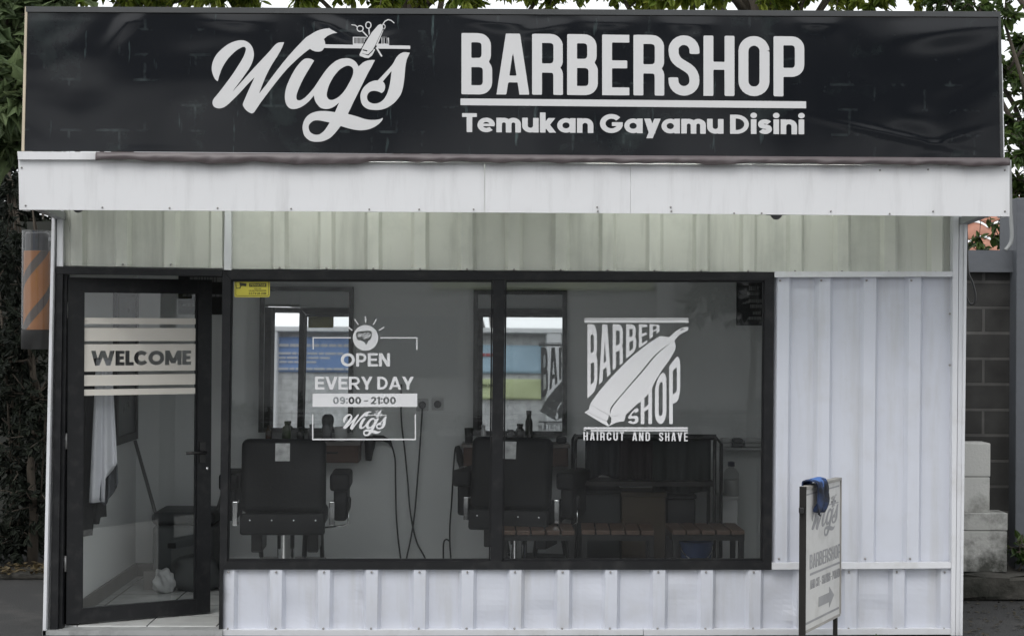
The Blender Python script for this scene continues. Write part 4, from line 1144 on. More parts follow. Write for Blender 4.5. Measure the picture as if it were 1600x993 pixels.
# counters
def counter(x0, y0, x1, y1, label):
    yf = YB - 0.27
    a, b = P(x0, y1, yf), P(x1, y0, yf)
    t = thing('wall_counter', label, 'counter', (a.x, YB, a.z), 'brown counters under the mirrors')
    w, h = b.x - a.x, b.z - a.z
    bm = B(); box(bm, (a.x, yf, a.z), (b.x, YB - .001, b.z - 0.024), 0.003); obj('cabinet', bm, DARKWOOD, t)
    bm = B(); box(bm, (a.x - .012, yf - 0.015, b.z - 0.0235), (b.x + .012, YB - .001, b.z), 0.003); obj('counter_top', bm, pm('counter_laminate', (0.16, 0.14, 0.13), 0.35), t)
    for k in range(2):
        u0, u1 = a.x + w * (0.02 + 0.49 * k), a.x + w * (0.49 + 0.49 * k)
        bm = B(); box(bm, (u0, yf - 0.012, a.z + .01), (u1, yf - .0005, b.z - 0.032), 0.002); dr = obj('drawer_front', bm, DARKWOOD, t)
        bm = B(); tube(bm, [((u0 + u1) / 2 - .04, yf - 0.026, (a.z + b.z) / 2), ((u0 + u1) / 2 - .038, yf - .010, (a.z + b.z) / 2), ((u0 + u1) / 2 - .036, yf - 0.026, (a.z + b.z) / 2), ((u0 + u1) / 2 + .036, yf - 0.026, (a.z + b.z) / 2), ((u0 + u1) / 2 + .038, yf - .010, (a.z + b.z) / 2)], 0.005); obj('handle', bm, BLACKMET, dr)
    return b.z, yf
c1z, cyf = counter(398, 690, 560, 722, 'brown wooden counter with drawers under the left mirror')
c2z, _ = counter(724, 694, 888, 728, 'brown wooden counter with drawers under the right mirror')

def lath_thing(name, label, cat, px, prof, m, z, y=None, group=None, n=20):
    y = y if y is not None else YB - 0.15
    c = P(px, 600, y)
    bm = B(); lathe(bm, prof, (c.x, y, z), n)
    return tag(obj(name, bm, m, loc=(c.x, y, z), auto=40), label, cat, group)
def bottle_prof(r, h, neck=0.4): return [(r * .95, 0), (r, .004), (r, h * .62), (r * .85, h * .7), (r * neck, h * .78), (r * neck, h * .86), (r * neck * 1.25, h * .87), (r * neck * 1.25, h), (0, h)]
GREYPL = pm('grey_plastic', (0.10, 0.10, 0.105), 0.4); WHTPL = pm('white_plastic', (0.5, 0.5, 0.5), 0.4); BRNGL = pm('amber_bottle', (0.05, 0.022, 0.01), 0.2)
lath_thing('spray_bottle', 'dark round-topped bottle on the counter beside the white tub', 'bottle', 511, [(0.030, 0), (0.034, .01), (0.034, .09), (0.03, .10), (0.033, .115), (0.036, .14), (0.03, .165), (0.015, .178), (0, .18)], GREYPL, c1z)
lath_thing('tub', 'short white tub on the left counter', 'tub', 533, [(0.042, 0), (0.045, .005), (0.043, .075), (0.046, .077), (0.046, .092), (0.03, .096), (0, .096)], WHTPL, c1z)
for px, h, r, m, lb in ((420, .10, .022, BRNGL, 'small amber bottle on the left counter below the narrow end of the mirror'), (448, .13, .03, pm('green_bottle', (0.05, 0.07, 0.03), 0.4), 'green bottle standing behind the barber chair'),
                        (470, .09, .026, BLACKPL, 'squat black jar on the left counter'), (486, .11, .02, GREYPL, 'slim grey bottle on the left counter')):
    lath_thing('bottle', lb, 'bottle', px, bottle_prof(r, h), m, c1z, group='bottles on the left counter')
for px, h, r, m, lb in ((828, .22, .020, BLACKPL, 'tall slim black bottle in front of the right mirror'), (814, .13, .028, BLACKPL, 'black bottle with round cap beside the tall slim one'),
                        (799, .09, .03, GREYPL, 'low grey jar next to the mullion'), (756, .12, .018, WHTPL, 'pale cup bottle left of the mullion')):
    lath_thing('bottle', lb, 'bottle', px, bottle_prof(r, h, .5), m, c2z, group='bottles on the right counter')
lath_thing('hair_brush_pot', 'small dark pot at the left end of the right counter', 'pot', 733, [(0.026, 0), (0.03, .10), (0.026, .10), (0.024, .02), (0, .02)], BLACKPL, c2z)
c = P(877, 690, YB - .15); bm = B(); box(bm, (c.x - .035, YB - .19, c2z), (c.x + .035, YB - .11, c2z + .045), .012, 3); tag(obj('clipper_case', bm, BLACKPL, loc=(c.x, YB - .15, c2z)), 'small black case at the right end of the right counter', 'case')

# barber chairs, seen from behind
def make_chair(label):
    t = thing('barber_chair', label, 'barber chair', (0, 0, 0), 'black leather barber chairs')
    RX = Matrix.Translation((0, -0.20, 0.58)) @ Matrix.Rotation(math.radians(-6), 4, 'X')
    bm = B(); box(bm, (-.262, -.06, -.02), (.262, .06, .44), .045, 4, M=RX); obj('backrest', bm, BLACKLEATHER, t, auto=50)
    bm = B(); box(bm, (-.262, -.070, -.155), (.262, -.03, -.021), .018, 3, M=RX); fl = obj('back_flap', bm, BLACKLEATHER, t, auto=50)
    for k in range(4):
        bm = B(); lathe(bm, [(.007, 0), (.006, .003), (0, .005)], n=8, M=RX @ Matrix.Translation((-.2 + .135 * k, -.0702, -.065)) @ Matrix.Rotation(math.radians(90), 4, 'X'))
        obj('stud', bm, CHROME, fl)
    bm = B(); RXp = RX @ Matrix.Translation((0, -.062, 0))
    box(bm, (-.05, -.0005, .30), (.04, .004, .41), 0, M=RXp); lab = obj('tag', bm, pm('white_tag', (.5, .5, .5), .5, var=.75, scale=22), t)
    bm = B(); box(bm, (-.25, -.17, .44), (.25, .33, .58), .05, 4); obj('seat', bm, BLACKLEATHER, t, auto=50)
    for s in (-1, 1):
        bm = B(); box(bm, (s * .345 - .062, -.16, .69), (s * .345 + .062, .27, .80), .022, 3); box(bm, (s * .345 - .04, -.12, .50), (s * .345 + .045, .26, .70), .02, 3)
        ar = obj('armrest', bm, BLACKLEATHER, t, auto=50)
        bm = B(); box(bm, (s * .30 - .016, -.20, .48), (s * .30 + .016, -.185, .63), .004); box(bm, (s * .30 - .016, -.186, .615), (s * .30 + .016, -.10, .63), .003); box(bm, (s * .30 - .016, -.186, .48), (s * .30 + .016, -.10, .495), .003)
        obj('arm_bracket', bm, CHROME, ar)
    bm = B(); lathe(bm, [(.05, .12), (.055, .125), (.055, .40), (.10, .41), (.10, .44)], n=24); obj('column', bm, CHROME, t, auto=40)
    bm = B(); lathe(bm, [(.29, 0), (.30, .008), (.28, .025), (.12, .06), (.07, .12)], n=36); obj('base', bm, CHROME, t, auto=60)
    bm = B(); tube(bm, [(.12, .05, .42), (.12, -.10, .18), (.115, -.18, .06)], .016); tube(bm, [(-.2, .30, .44), (-.2, .46, .2)], .015); tube(bm, [(.2, .30, .44), (.2, .46, .2)], .015); box(bm, (-.22, .40, .16), (.22, .58, .185), .01)
    box(bm, (-.21, -.1, .30), (-.14, .2, .44), .01); box(bm, (.14, -.1, .30), (.21, .2, .44), .01)
    obj('footrest', bm, BLACKMET, t)
    bm = B(); tube(bm, [(.2, .02, .44), (.36, -.02, .46), (.395, -.03, .475), (.395, -.03, .56)], .006); lv = obj('lever', bm, CHROME, t)
    bm = B(); lathe(bm, [(.010, .56), (.015, .58), (.018, .63), (.012, .645), (0, .648)], (.395, -.03, 0), 12); obj('knob', bm, BLACKPL, lv)
    return t
ch1 = make_chair('black leather barber chair seen from behind in the left window')
p = P(441, 700, 0.86); ch1.location = (p.x, 1.08, FZ); ch1.rotation_euler = (0, 0, math.radians(2))
ch2 = copy_tree(ch1); ch2['label'] = 'black leather barber chair partly hidden by the window mullion'
p = P(812, 700, 1.15); ch2.location = (p.x, 1.33, FZ + .0); ch2.rotation_euler = (0, 0, math.radians(-16))

# wall sockets and hanging cables
def sk(px, py, lb):
    c = P(px, py, YB)
    t = thing('wall_socket', lb, 'socket', (c.x, YB, c.z), 'wall sockets by the cables')
    bm = B(); box(bm, (c.x - .042, YB - .012, c.z - .042), (c.x + .042, YB - .0005, c.z + .042), .006); obj('plate', bm, pm('socket_white', (.5, .5, .5), .4), t)
    bm = B(); lathe(bm, [(.026, 0), (.026, .02), (.02, .028), (0, .03)], n=16, M=Matrix.Translation((c.x, YB - .0125, c.z)) @ Matrix.Rotation(math.radians(90), 4, 'X')); obj('plug', bm, BLACKPL, t)
sk(660, 632, 'white wall socket with a black plug and cable, left of the pair'); sk(684, 631, 'white wall socket with a black plug, right of the pair')
def cable(name, pts, lb, r=.006, y=None, yv=None, cat='cable'):
    q = cr(pts, False, 6)
    bm = B(); tube(bm, [P(a, b, (YB - .03 - 0.05 * max(0, (b - 640) / 240)) if y is None else y) for a, b in q], r, 6)
    return tag(obj(name, bm, BLACKPL), lb, cat, 'black cables against the white wall' if y is None else None)
cable('cable', [(627, 600), (627, 655), (632, 700), (637, 750), (640, 790), (645, 822), (652, 848), (665, 873), (672, 898)], 'thin black cable that bends to the right near the floor')
cable('cable', [(660, 634), (656, 700), (653, 740), (648, 800), (642, 840), (635, 873), (632, 900)], 'thin black cable hanging from the socket and leaning left')
cable('cable', [(611, 692), (617, 715), (618, 750), (619, 800), (622, 840), (626, 873), (628, 900)], 'black cord hanging from the hair dryer')
cable('cable', [(714, 697), (711, 703), (708, 740), (706, 780), (703, 820), (703, 850), (705, 878)], 'black cord hanging from the clipper')
cable('cable', [(703, 845), (697, 842), (693, 850), (693, 880)], 'short loop of black cord near the floor below the clipper')
# hair dryer and clipper on hooks
c = P(578, 690, YB - .06)
t = thing('hair_dryer', 'black hair dryer hung nozzle down beside the counter', 'hair dryer', (c.x, YB - .06, c.z))
bm = B(); tube(bm, [P(578, 681, YB - .07), P(578, 690, YB - .07), P(578, 697, YB - .07), P(577, 704, YB - .07), P(576, 719, YB - .07)], [.030, .040, .036, .030, .021], 14); obj('barrel', bm, BLACKPL, t)
bm = B(); tube(bm, [P(582, 684, YB - .07), P(598, 684, YB - .07), P(609, 690, YB - .07), P(612, 697, YB - .06)], [.022, .020, .015, .008], 10); obj('handle', bm, BLACKPL, t)
c = P(717, 697, YB - .05)
t = thing('hair_clipper', 'black hair clipper hanging by the end of the right counter', 'clipper', (c.x, YB - .05, c.z))
bm = B(); tube(bm, [P(715, 696, YB - .05), P(717, 703, YB - .05), P(719, 718, YB - .05), P(721, 728, YB - .05)], [.012, .022, .026, .018], 12); obj('body', bm, BLACKPL, t)
bm = B(); w = P(721, 731, YB - .05); box(bm, (w.x - .017, YB - .06, w.z - .018), (w.x + .017, YB - .04, w.z + .01), .002); obj('blade', bm, CHROME, t)

# slatted stools
def make_stool(label):
    t = thing('slatted_stool', label, 'stool', (0, 0, 0), 'slatted wooden stools under the window')
    for k in range(5):
        x = -.225 + .092 * k
        bm = B(); box(bm, (x, -.20, .437), (x + .082, .20, .465), .004); obj('slat', bm, SLATWOOD, t)
    bm = B()
    box(bm, (-.225, -.19, .400), (.225, -.16, .4365)); box(bm, (-.225, .16, .400), (.225, .19, .4365)); box(bm, (-.225, -.1595, .401), (-.195, .1595, .4365)); box(bm, (.195, -.1595, .401), (.225, .1595, .4365))
    obj('seat_frame', bm, BLACKMET, t)
    for sx in (-1, 1):
        for sy in (-1, 1):
            bm = B(); box(bm, (sx * .207 - .016, sy * .172 - .016, 0), (sx * .207 + .016, sy * .172 + .016, .3995)); obj('leg', bm, BLACKMET, t)
    bm = B(); box(bm, (-.190, -.012, .10), (.190, .012, .125)); obj('stretcher', bm, BLACKMET, t)
    return t
st1 = make_stool('slatted wooden stool in front of the half hidden barber chair')
for i, (px, lb) in enumerate(((840, None), (966, 'slatted wooden stool in the middle of the row of three'), (1104, 'slatted wooden stool above the blue bucket'))):
    s = st1 if i == 0 else copy_tree(st1)
    if lb: s['label'] = lb
    p = P(px, 830, 0.9); s.location = (p.x, 1.02, FZ + .003 * i); s.rotation_euler = (0, 0, math.radians((1, -2, 1)[i]))
# blue bucket
c = P(1085, 860, 1.35)
t = thing('blue_bucket', 'blue plastic bucket on the floor under the right stool', 'bucket', (c.x, 1.25, FZ))
bm = B(); lathe(bm, [(.078, 0), (.083, .005), (.104, .335), (.110, .335), (.110, .352), (.100, .352), (.080, .012), (0, .012)], (c.x, 1.25, FZ), 28); obj('tub', bm, pm('blue_plastic', (0.04, 0.09, 0.26), .4), t, auto=40)
bm = B(); tube(bm, [(c.x + .104 * math.cos(a), 1.25 - .11 * math.sin(a), FZ + .33 - .09 * math.sin(a)) for a in [math.pi * k / 12 for k in range(13)]], .004, 6); obj('handle', bm, CHROME, t)

# clothes rail with capes
RYY = 1.55
def rw(px, py, y=RYY): return P(px, py, y)
a, b = rw(897, 681), rw(1119, 681)
t = thing('clothes_rail', 'black metal clothes rail hung with dark capes', 'clothes rail', (a.x, RYY, FZ))
bm = B()
for px in (897, 1112):
    q = rw(px, 690)
    for dy in (-.16, .16): tube(bm, [(q.x, RYY + dy, FZ), (q.x, RYY + dy, a.z - .03), (q.x + .012, RYY + dy * .6, a.z)], .012)
q = rw(1124, 690); tube(bm, [(q.x, RYY - .1, FZ), (q.x, RYY - .1, a.z - .04), (q.x - .03, RYY - .1, a.z - .003), (a.x, RYY - .1, a.z)], .012)
obj('frame', bm, BLACKMET, t)
bm = B(); l0, l1 = rw(876, 752), rw(1112, 752); box(bm, (l0.x, RYY - .17, l0.z - .012), (l1.x, RYY + .17, l0.z + .018), .003); obj('shelf', bm, pm('dark_shelf', (0.018, 0.015, 0.014), .5), t)
bm = B(); tube(bm, [(a.x, RYY, a.z), (b.x, RYY, b.z)], .013); obj('rail', bm, BLACKMET, t)
def cape(x0, x1, y0, y1, m, label, yy, ph, skew=0.0, name='hanging_cape'):
    A, C = P(x0, y0, yy), P(x1, y1, yy)
    bm = B()
    def fn(u, v):
        x = A.x + (C.x - A.x) * u + skew * (1 - v) * (0.5 - u) * 0.12
        z = C.z + (A.z - C.z) * (1 - v) - .012 * math.sin(u * 9 + ph) * v
        d = .018 * math.sin(u * 16 + ph + 1.3 * v) + .012 * math.sin(u * 31 + ph * 2)
        return Vector((x, yy + d * (.35 + .65 * v), z))
    grid_sheet(bm, fn, 36, 14)
    o = obj(name, bm, m, loc=(A.x, yy, A.z), smooth=True); solid(o, .006)
    return tag(o, label, 'cape', 'dark capes on the clothes rail')
cape(915, 974, 683, 745, pm('charcoal_cloth', (.030, .032, .036), .8), 'charcoal cape hanging at the left of the rail', RYY - .01, 0.4)
cape(968, 1024, 683, 752, pm('black_maroon_cloth', (.014, .008, .010), .8), 'black cape with a maroon tint in the middle of the rail', RYY - .04, 1.9)
cape(1020, 1110, 683, 770, pm('dark_green_cloth', (.013, .017, .016), .8), 'wide dark green-black cape at the right of the rail', RYY - .07, 3.1)
def crate(name, label, cat, x0, x1, y0, y1, yy, d, m, bev=.01):
    A, C = P(x0, y0, yy), P(x1, y1, yy)
    bm = B(); box(bm, (A.x, yy, C.z), (C.x, yy + d, A.z), bev, 3)
    return tag(obj(name, bm, m, loc=(A.x, yy, C.z), auto=40), label, cat)
def floorbox(name, label, cat, x0, x1, y0, yy, d, m, bev=.01):
    A, C = P(x0, y0, yy), P(x1, y0, yy)
    t = thing(name, label, cat, ((A.x + C.x) / 2, yy + d / 2, FZ))
    bm = B(); box(bm, (A.x, yy, FZ), (C.x, yy + d, A.z - .03), bev, 3); obj('body', bm, m, t, auto=40)
    bm = B(); box(bm, (A.x - .008, yy - .008, A.z - .0295), (C.x + .008, yy + d + .008, A.z), bev, 3); obj('lid', bm, m, t, auto=40)
    return t
floorbox('storage_box', 'dark grey lidded box below the left of the clothes rail', 'box', 902, 970, 764, 1.52, .3, pm('dark_green_box', (.016, .02, .02), .6))
floorbox('cardboard_box', 'tall brown cardboard box below the clothes rail', 'box', 972, 1040, 768, 1.50, .3, CARD, .004)
floorbox('storage_box', 'black lidded box right of the cardboard box', 'box', 1043, 1087, 772, 1.56, .25, pm('black_box', (.011, .011, .013), .6))

# white cabinet with a clear bottle, poster board, wall shelf with towels, framed posters
A, C = P(1128, 775, 1.7), P(1153, 775, 1.7)
t = thing('white_cabinet', 'narrow white cabinet by the right wall with a clear bottle on top', 'cabinet', (A.x, 1.8, FZ))
bm = B(); box(bm, (A.x, 1.7, FZ), (C.x, 1.96, A.z - .02), .004); obj('body', bm, pm('white_laminate', (.5, .5, .5), .5), t)
bm = B(); box(bm, (A.x - .01, 1.685, A.z - .0195), (C.x + .01, 1.965, A.z), .003); obj('top', bm, pm('white_laminate', (.5, .5, .5), .5), t)
c = P(1143, 775, 1.76)
t = thing('clear_bottle', 'clear plastic bottle with a white base on the white cabinet', 'bottle', (c.x, 1.78, A.z))
bm = B(); lathe(bm, [(.045, 0), (.047, .004), (.047, .10), (.045, .105), (0, .105)], (c.x, 1.78, A.z), 20); obj('contents', bm, pm('milky_liquid', (.55, .55, .53), .4), t, auto=40)
bm = B(); lathe(bm, [(.050, .0), (.052, .004), (.052, .15), (.03, .18), (.02, .185), (.02, .195)], (c.x, 1.78, A.z), 20); obj('shell', bm, CLEAR, t, auto=40)
bm = B(); lathe(bm, [(.024, .196), (.024, .225), (.01, .23), (0, .23)], (c.x + 0, 1.78, A.z), 14); obj('cap', bm, pm('navy_cap', (.02, .03, .08), .4), t, auto=40)
A, C = P(1124, 699, YB - .16), P(1196, 699, YB - .16)
bm = B(); box(bm, (A.x, YB - .16, A.z - .015), (xr - .002, YB - .001, A.z), .002); tag(obj('wall_shelf', bm, pm('white_laminate', (.5, .5, .5), .5), loc=(A.x, YB, A.z)), 'slim white shelf on the back wall right of the clothes rail', 'shelf')
for x0, x1, col, lb in ((1127, 1144, (.5, .5, .5), 'folded white towel at the left end of the wall shelf'), (1146, 1162, (.16, .16, .165), 'folded grey towel in the middle of the wall shelf'), (1164, 1194, (.52, .52, .52), 'wide folded white towel at the right of the wall shelf')):
    a, b = P(x0, 699, YB - .15), P(x1, 699, YB - .15)
    bm = B()
    for k in range(2): box(bm, (a.x + .003 * k, YB - .15, A.z + .001 + .03 * k), (b.x - .002 * k, YB - .03, A.z + .0305 + .03 * k), .013, 3)
    tag(obj('folded_towel', bm, pm('towel_%d' % x0, col, .9, bump=.002, bscale=120), loc=(a.x, YB - .1, A.z), auto=60), lb, 'towel', 'towels folded on the wall shelf')
def poster(x0, y0, x1, y1, label, rows, yy=YB, col=(.012, .012, .012)):
    a, b = P(x0, y1, yy), P(x1, y0, yy)
    t = thing('framed_poster', label, 'poster', (a.x, yy, a.z), 'black posters with grey lines')
    bm = B(); box(bm, (a.x, yy - .02, a.z), (b.x, yy - .001, b.z), .003); obj('panel', bm, pm('black_poster', col, .45), t)
    bm = B(); rnd = random.Random(int(x0)); w, h = b.x - a.x, b.z - a.z
    for k, (r0_, r1_, u0, u1) in enumerate(rows):
        u = u0
        while u < u1:
            q = min(u1, u + rnd.uniform(.05, .12)); box(bm, (a.x + w * u, yy - .0215, b.z - h * r1_), (a.x + w * (q - .015), yy - .0203, b.z - h * r0_)); u = q
    obj('printed_lines', bm, pm('grey_print', (.20, .20, .20), .5), t)
poster(1150, 440, 1193, 508, 'black poster with grey lines in the upper right corner of the right window', [(.1, .2, .45, .7), (.24, .31, .4, .85), (.40, .48, .45, .95), (.52, .60, .5, .95), (.68, .75, .6, .9), (.80, .87, .45, .95)])
poster(279, 428, 352, 491, 'black poster with grey lines behind the open glass door', [(.08, .2, .25, .95), (.50, .56, .1, .95), (.74, .80, .1, .6)])

# left wall: dark board, hanging towel and apron; mop, tub and bag on the floor
def lw(px, py): return PP(px, py, Vector((xl + 0.0, 0, 0)), Vector((1, 0, 0)))
def lwall_y(px): return lw(px, 600).y
y0_, y1_ = 1.25, 1.92
zb2, zt2 = P(190, 690, 1.6).z, P(190, 452, 1.6).z
t = thing('framed_board', 'dark framed board on the left inside wall behind the door', 'board', (xl, 1.6, zb2))
bm = B(); box(bm, (xl + .001, y0_, zb2), (xl + .03, y0_ + .05, zt2)); box(bm, (xl + .001, y1_ - .05, zb2), (xl + .03, y1_, zt2)); box(bm, (xl + .001, y0_ + .051, zb2), (xl + .029, y1_ - .051, zb2 + .05)); box(bm, (xl + .001, y0_ + .051, zt2 - .05), (xl + .029, y1_ - .051, zt2)); obj('frame', bm, BLACKPL, t)
bm = B(); box(bm, (xl + .001, y0_ + .0505, zb2 + .0505), (xl + .015, y1_ - .0505, zt2 - .0505)); obj('panel', bm, pm('dark_board', (.05, .055, .06), .3), t)
def hang(name, label, cat, x0, x1, ztop, prof, m, y0, ph, grp=None):
    """cloth hung by the left wall; prof(u) gives how far down its hem hangs"""
    bm = B()
    def fn(u, v):
        k = .55 + .45 * v
        yy = y0 + (u - .5) * 0.10 * k
        x = max(xl + .012, x0 + (x1 - x0) * (.5 + (u - .5) * k))
        d = .016 * math.sin(u * 14 + ph) * (.3 + v)
        return Vector((x, yy + d, ztop - v * prof(u)))
    grid_sheet(bm, fn, 28, 22)
    o = obj(name, bm, m, loc=(x0, y0, ztop), smooth=True); solid(o, .006)
    return tag(o, label, cat, grp)
YH = .36
za = P(160, 560, YH).z
hang('hanging_apron', 'black apron hanging by the left wall behind the pale towel', 'apron', P(122, 600, YH + .05).x, P(164, 600, YH + .05).x, za, lambda u: P(160, 560, YH).z - P(160, 838 - 18 * (u > .55) - 10 * (u > .8), YH).z, pm('black_cloth', (.012, .012, .012), .85), YH + .05, .7)
hang('hanging_towel', 'pale towel with a grey hem hanging by the left wall behind the door', 'towel', P(143, 600, YH - .06).x, P(181, 600, YH - .06).x, za, lambda u: za - P(160, 782 - 42 * (1 - abs(2 * u - .55)) * 0 - 60 * u * (u > .6), YH).z, pm('pale_towel', (.62, .62, .66), .9, bump=.002, bscale=100), YH - .06, 2.2)
hang('grey_cloth', 'dark grey cloth hanging under the pale towel', 'cloth', P(158, 600, YH).x, P(184, 600, YH).x, P(160, 640, YH).z, lambda u: P(160, 640, YH).z - P(160, 790 - 50 * abs(u - .3), YH).z, pm('slate_cloth', (.07, .075, .085), .9), YH, 3.4)
a, b = P(211, 688, 1.85), P(268, 890, 1.55)
t = thing('mop', 'grey handled mop leaning in the left corner', 'mop', (b.x, b.y, FZ))
bm = B(); tube(bm, [a, b], .012); obj('handle', bm, pm('grey_handle', (.14, .14, .14), .5), t)
bm = B(); lathe(bm, [(.02, .13), (.05, .10), (.085, .03), (.09, 0), (0, 0)], (b.x, b.y, FZ), 14); obj('mop_head', bm, pm('mop_yarn', (.10, .10, .10), .95, bump=.01, bscale=60), t)
a, b = P(352, 755, 1.7), P(323, 850, 1.7)
t = thing('broom', 'dark broom handle leaning beside the door jamb', 'broom', (b.x, 1.7, FZ))
bm = B(); tube(bm, [a, b, P(318, 870, 1.68)], .011); obj('handle', bm, pm('grey_handle', (.14, .14, .14), .5), t)
bm = B(); w = P(318, 880, 1.68); box(bm, (w.x - .12, 1.63, FZ), (w.x + .08, 1.72, w.z + .03), .02, 2); obj('broom_head', bm, pm('broom_bristle', (.03, .03, .03), .9), t)
A, C = P(236, 800, 1.50), P(336, 800, 1.50)
t = thing('storage_bin', 'large dark grey lidded bin on the tiles behind the door', 'bin', ((A.x + C.x) / 2, 1.7, FZ))
bm = B(); box(bm, (A.x + .006, 1.506, FZ), (C.x - .006, 1.944, A.z - .085), .03, 3); obj('body', bm, pm('dark_grey_bin', (.085, .09, .093), .5), t, auto=40)
bm = B(); box(bm, (A.x, 1.50, A.z - .084), (C.x, 1.95, A.z), .03, 3); obj('lid', bm, pm('dark_grey_lid', (.05, .053, .056), .5), t, auto=40)
bm = B(); w = P(268, 852, 1.5); box(bm, (w.x - .03, 1.505, w.z - .02), (w.x + .03, 1.525, w.z + .02), .005); obj('latch', bm, BLACKPL, t)
# white plastic bag beside a small carton
c = P(252, 915, 1.28)
bm = B(); bmesh.ops.create_icosphere(bm, subdivisions=4, radius=1)
rnd = random.Random(5); ph = [(Vector((rnd.uniform(-1, 1), rnd.uniform(-1, 1), rnd.uniform(-1, 1))) * 6, rnd.uniform(0, 6)) for _ in range(9)]
for v in bm.verts:
    d = v.co.copy(); k = 1 + sum(.06 * math.sin(1.3 * q.dot(d) + s) for q, s in ph)
    v.co = Vector((d.x * .068 * k, d.y * .06 * k, max(-.065, d.z * .085 * k)))
bmesh.ops.translate(bm, verts=bm.verts[:], vec=(c.x + .02, 1.28, FZ + .066))
tag(obj('plastic_bag', bm, pm('white_bag', (.5, .5, .5), .4), loc=(c.x, 1.28, FZ), smooth=True), 'crumpled white plastic bag on the floor tiles beside the mop', 'bag')
a, b = P(224, 915, 1.38), P(242, 892, 1.38)
bm = B(); box(bm, (a.x, 1.38, FZ), (b.x, 1.46, b.z), .003); tag(obj('small_carton', bm, pm('grey_carton', (.16, .15, .14), .8), loc=(a.x, 1.4, FZ)), 'small grey carton on the floor left of the white bag', 'carton')
c = P(302, 900, 1.30)
bm = B(); bmesh.ops.create_icosphere(bm, subdivisions=4, radius=1)
for v in bm.verts:
    d = v.co.copy(); k = 1 + sum(.04 * math.sin(q.dot(d) * .8 + s) for q, s in ph)
    v.co = Vector((d.x * .17 * k, d.y * .1 * k, max(-.11, d.z * .13 * k)))
bmesh.ops.translate(bm, verts=bm.verts[:], vec=(c.x, 1.36, FZ + .111))
tag(obj('bin_bag', bm, pm('black_bag', (.045, .048, .05), .6), loc=(c.x, 1.36, FZ), smooth=True), 'dark bag slumped on the floor in front of the grey bin', 'bag')
# ---------------------------------------------------------------- pavement sign with a rag
n1 = P(1257, 900, -0.75); f1 = P(1312, 900, -0.18)
n0 = Vector((n1.x, n1.y, 0)); du = (Vector((f1.x, f1.y, 0)) - n0); SL = du.length; du.normalize()
nn = Vector((du.y, -du.x, 0))
if nn.y > 0: nn = -nn                                # face turned to the street
def sw(u, z, o=0.0): return n0 + du * u + Vector((0, 0, z)) + nn * o
def sq(px, py):
    w = PP(px, py, n0, nn); return (w - n0).dot(du), w.z
def sbox(bm, u0, z0, u1, z1, o0, o1, mi=0): hexa(bm, [sw(u0, z0, o0), sw(u1, z0, o0), sw(u1, z1, o0), sw(u0, z1, o0), sw(u0, z0, o1), sw(u1, z0, o1), sw(u1, z1, o1), sw(u0, z1, o1)], mi)
ztp, zbt = sq(1262, 760)[1], sq(1262, 983)[1]
SFR = pm('dark_grey_wood_frame', (.022, .021, .020), .8, spec=.12, var=.3)
ps = thing('pavement_sign', 'white wooden pavement sign with grey lettering and arrow before the kiosk', 'sign', tuple(n0))
bm = B(); sbox(bm, 0.002, zbt, SL, ztp - .012, 0, -.02); obj('sign_panel', bm, pm('cream_sign_paint', (.54, .535, .52), .5, var=.06, stain=(.30, .29, .27), stain_scale=6, stain_amt=.5), ps)
bm = B(); sbox(bm, -.014, 0, .0015, ztp + .005, .008, -.026); obj('leg', bm, SFR, ps)
bm = B(); sbox(bm, SL - .06, 0, SL - .028, zbt - .001, -.002, -.02); obj('leg', bm, SFR, ps)
bm = B(); sbox(bm, .002, ztp - .0115, SL, ztp + .004, .010, -.03); sbox(bm, SL + .0005, zbt, SL + .012, ztp, .006, -.026); sbox(bm, .002, zbt - .012, SL, zbt - .0005, .006, -.026)
obj('frame', bm, pm('worn_grey_frame', (.28, .27, .25), .6, var=.4), ps)
bm = B(); sbox(bm, .03, -.0, .06, .03, -.02, -.24); sbox(bm, SL - .09, 0, SL - .06, .03, -.02, -.24); obj('foot', bm, SFR, ps)
bm = B(); w = sw(-.03, sq(1251, 798)[1], -.01); box(bm, w - Vector((.012, .012, .015)), w + Vector((.012, .012, .015)), .004); obj('latch', bm, BLACKMET, ps)
fsg = lambda u, v: sw(u, v, .0005)
GREYINK = pm('faded_grey_print', (.27, .27, .275), .6, var=.3, scale=9)
def stext(s, a, b, style, track=0.0):                # a: bottom-left px, b: top-right px
    u0, z0 = sq(*a); u1, z1 = sq(*b)
    gl, W = text_loops(s, style, track)
    return [[(u0 + (u1 - u0) * p[0] / W, z0 + (z1 - z0) * p[1]) for p in lp] for g in gl for lp in g]
def sdec(name, L, th=.001): link_mesh(name, loops_mesh(name, L, fsg, th), GREYINK, ps)
sdec('shop_lettering', stext('BARBERSHOP', (1265, 889), (1313, 848), 'bebas'))
u0, z0 = sq(1265.5, 897); u1, z1 = sq(1313, 880); zr = .5 * (z0 + z1)
sdec('underline', [rect_loop(u0, z0 - .006, u1, z0 + .006)])
sdec('service_lettering', stext('HAIR CUT - SHAVING - POMADE', (1266, 920), (1313, 886), 'bebas'))
ua, zl = sq(1279, 941)
ub = sq(1303, 930)[0]
sdec('arrow', [[(ua, zl - .022), (ua + (ub - ua) * .68, zl - .022), (ua + (ub - ua) * .68, zl - .052), (ub, zl + .005), (ua + (ub - ua) * .68, zl + .062), (ua + (ub - ua) * .68, zl + .030), (ua, zl + .030)]])
u0, z0 = sq(1268, 845); u1, z1 = sq(1310, 770)
L = [[(u0 + (u1 - u0) * (p[0] - 331) / 310, z1 + (z0 - z1) * (p[1] - 30) / 192) for p in lp] for lp in WIGS]
sdec('wordmark', L)
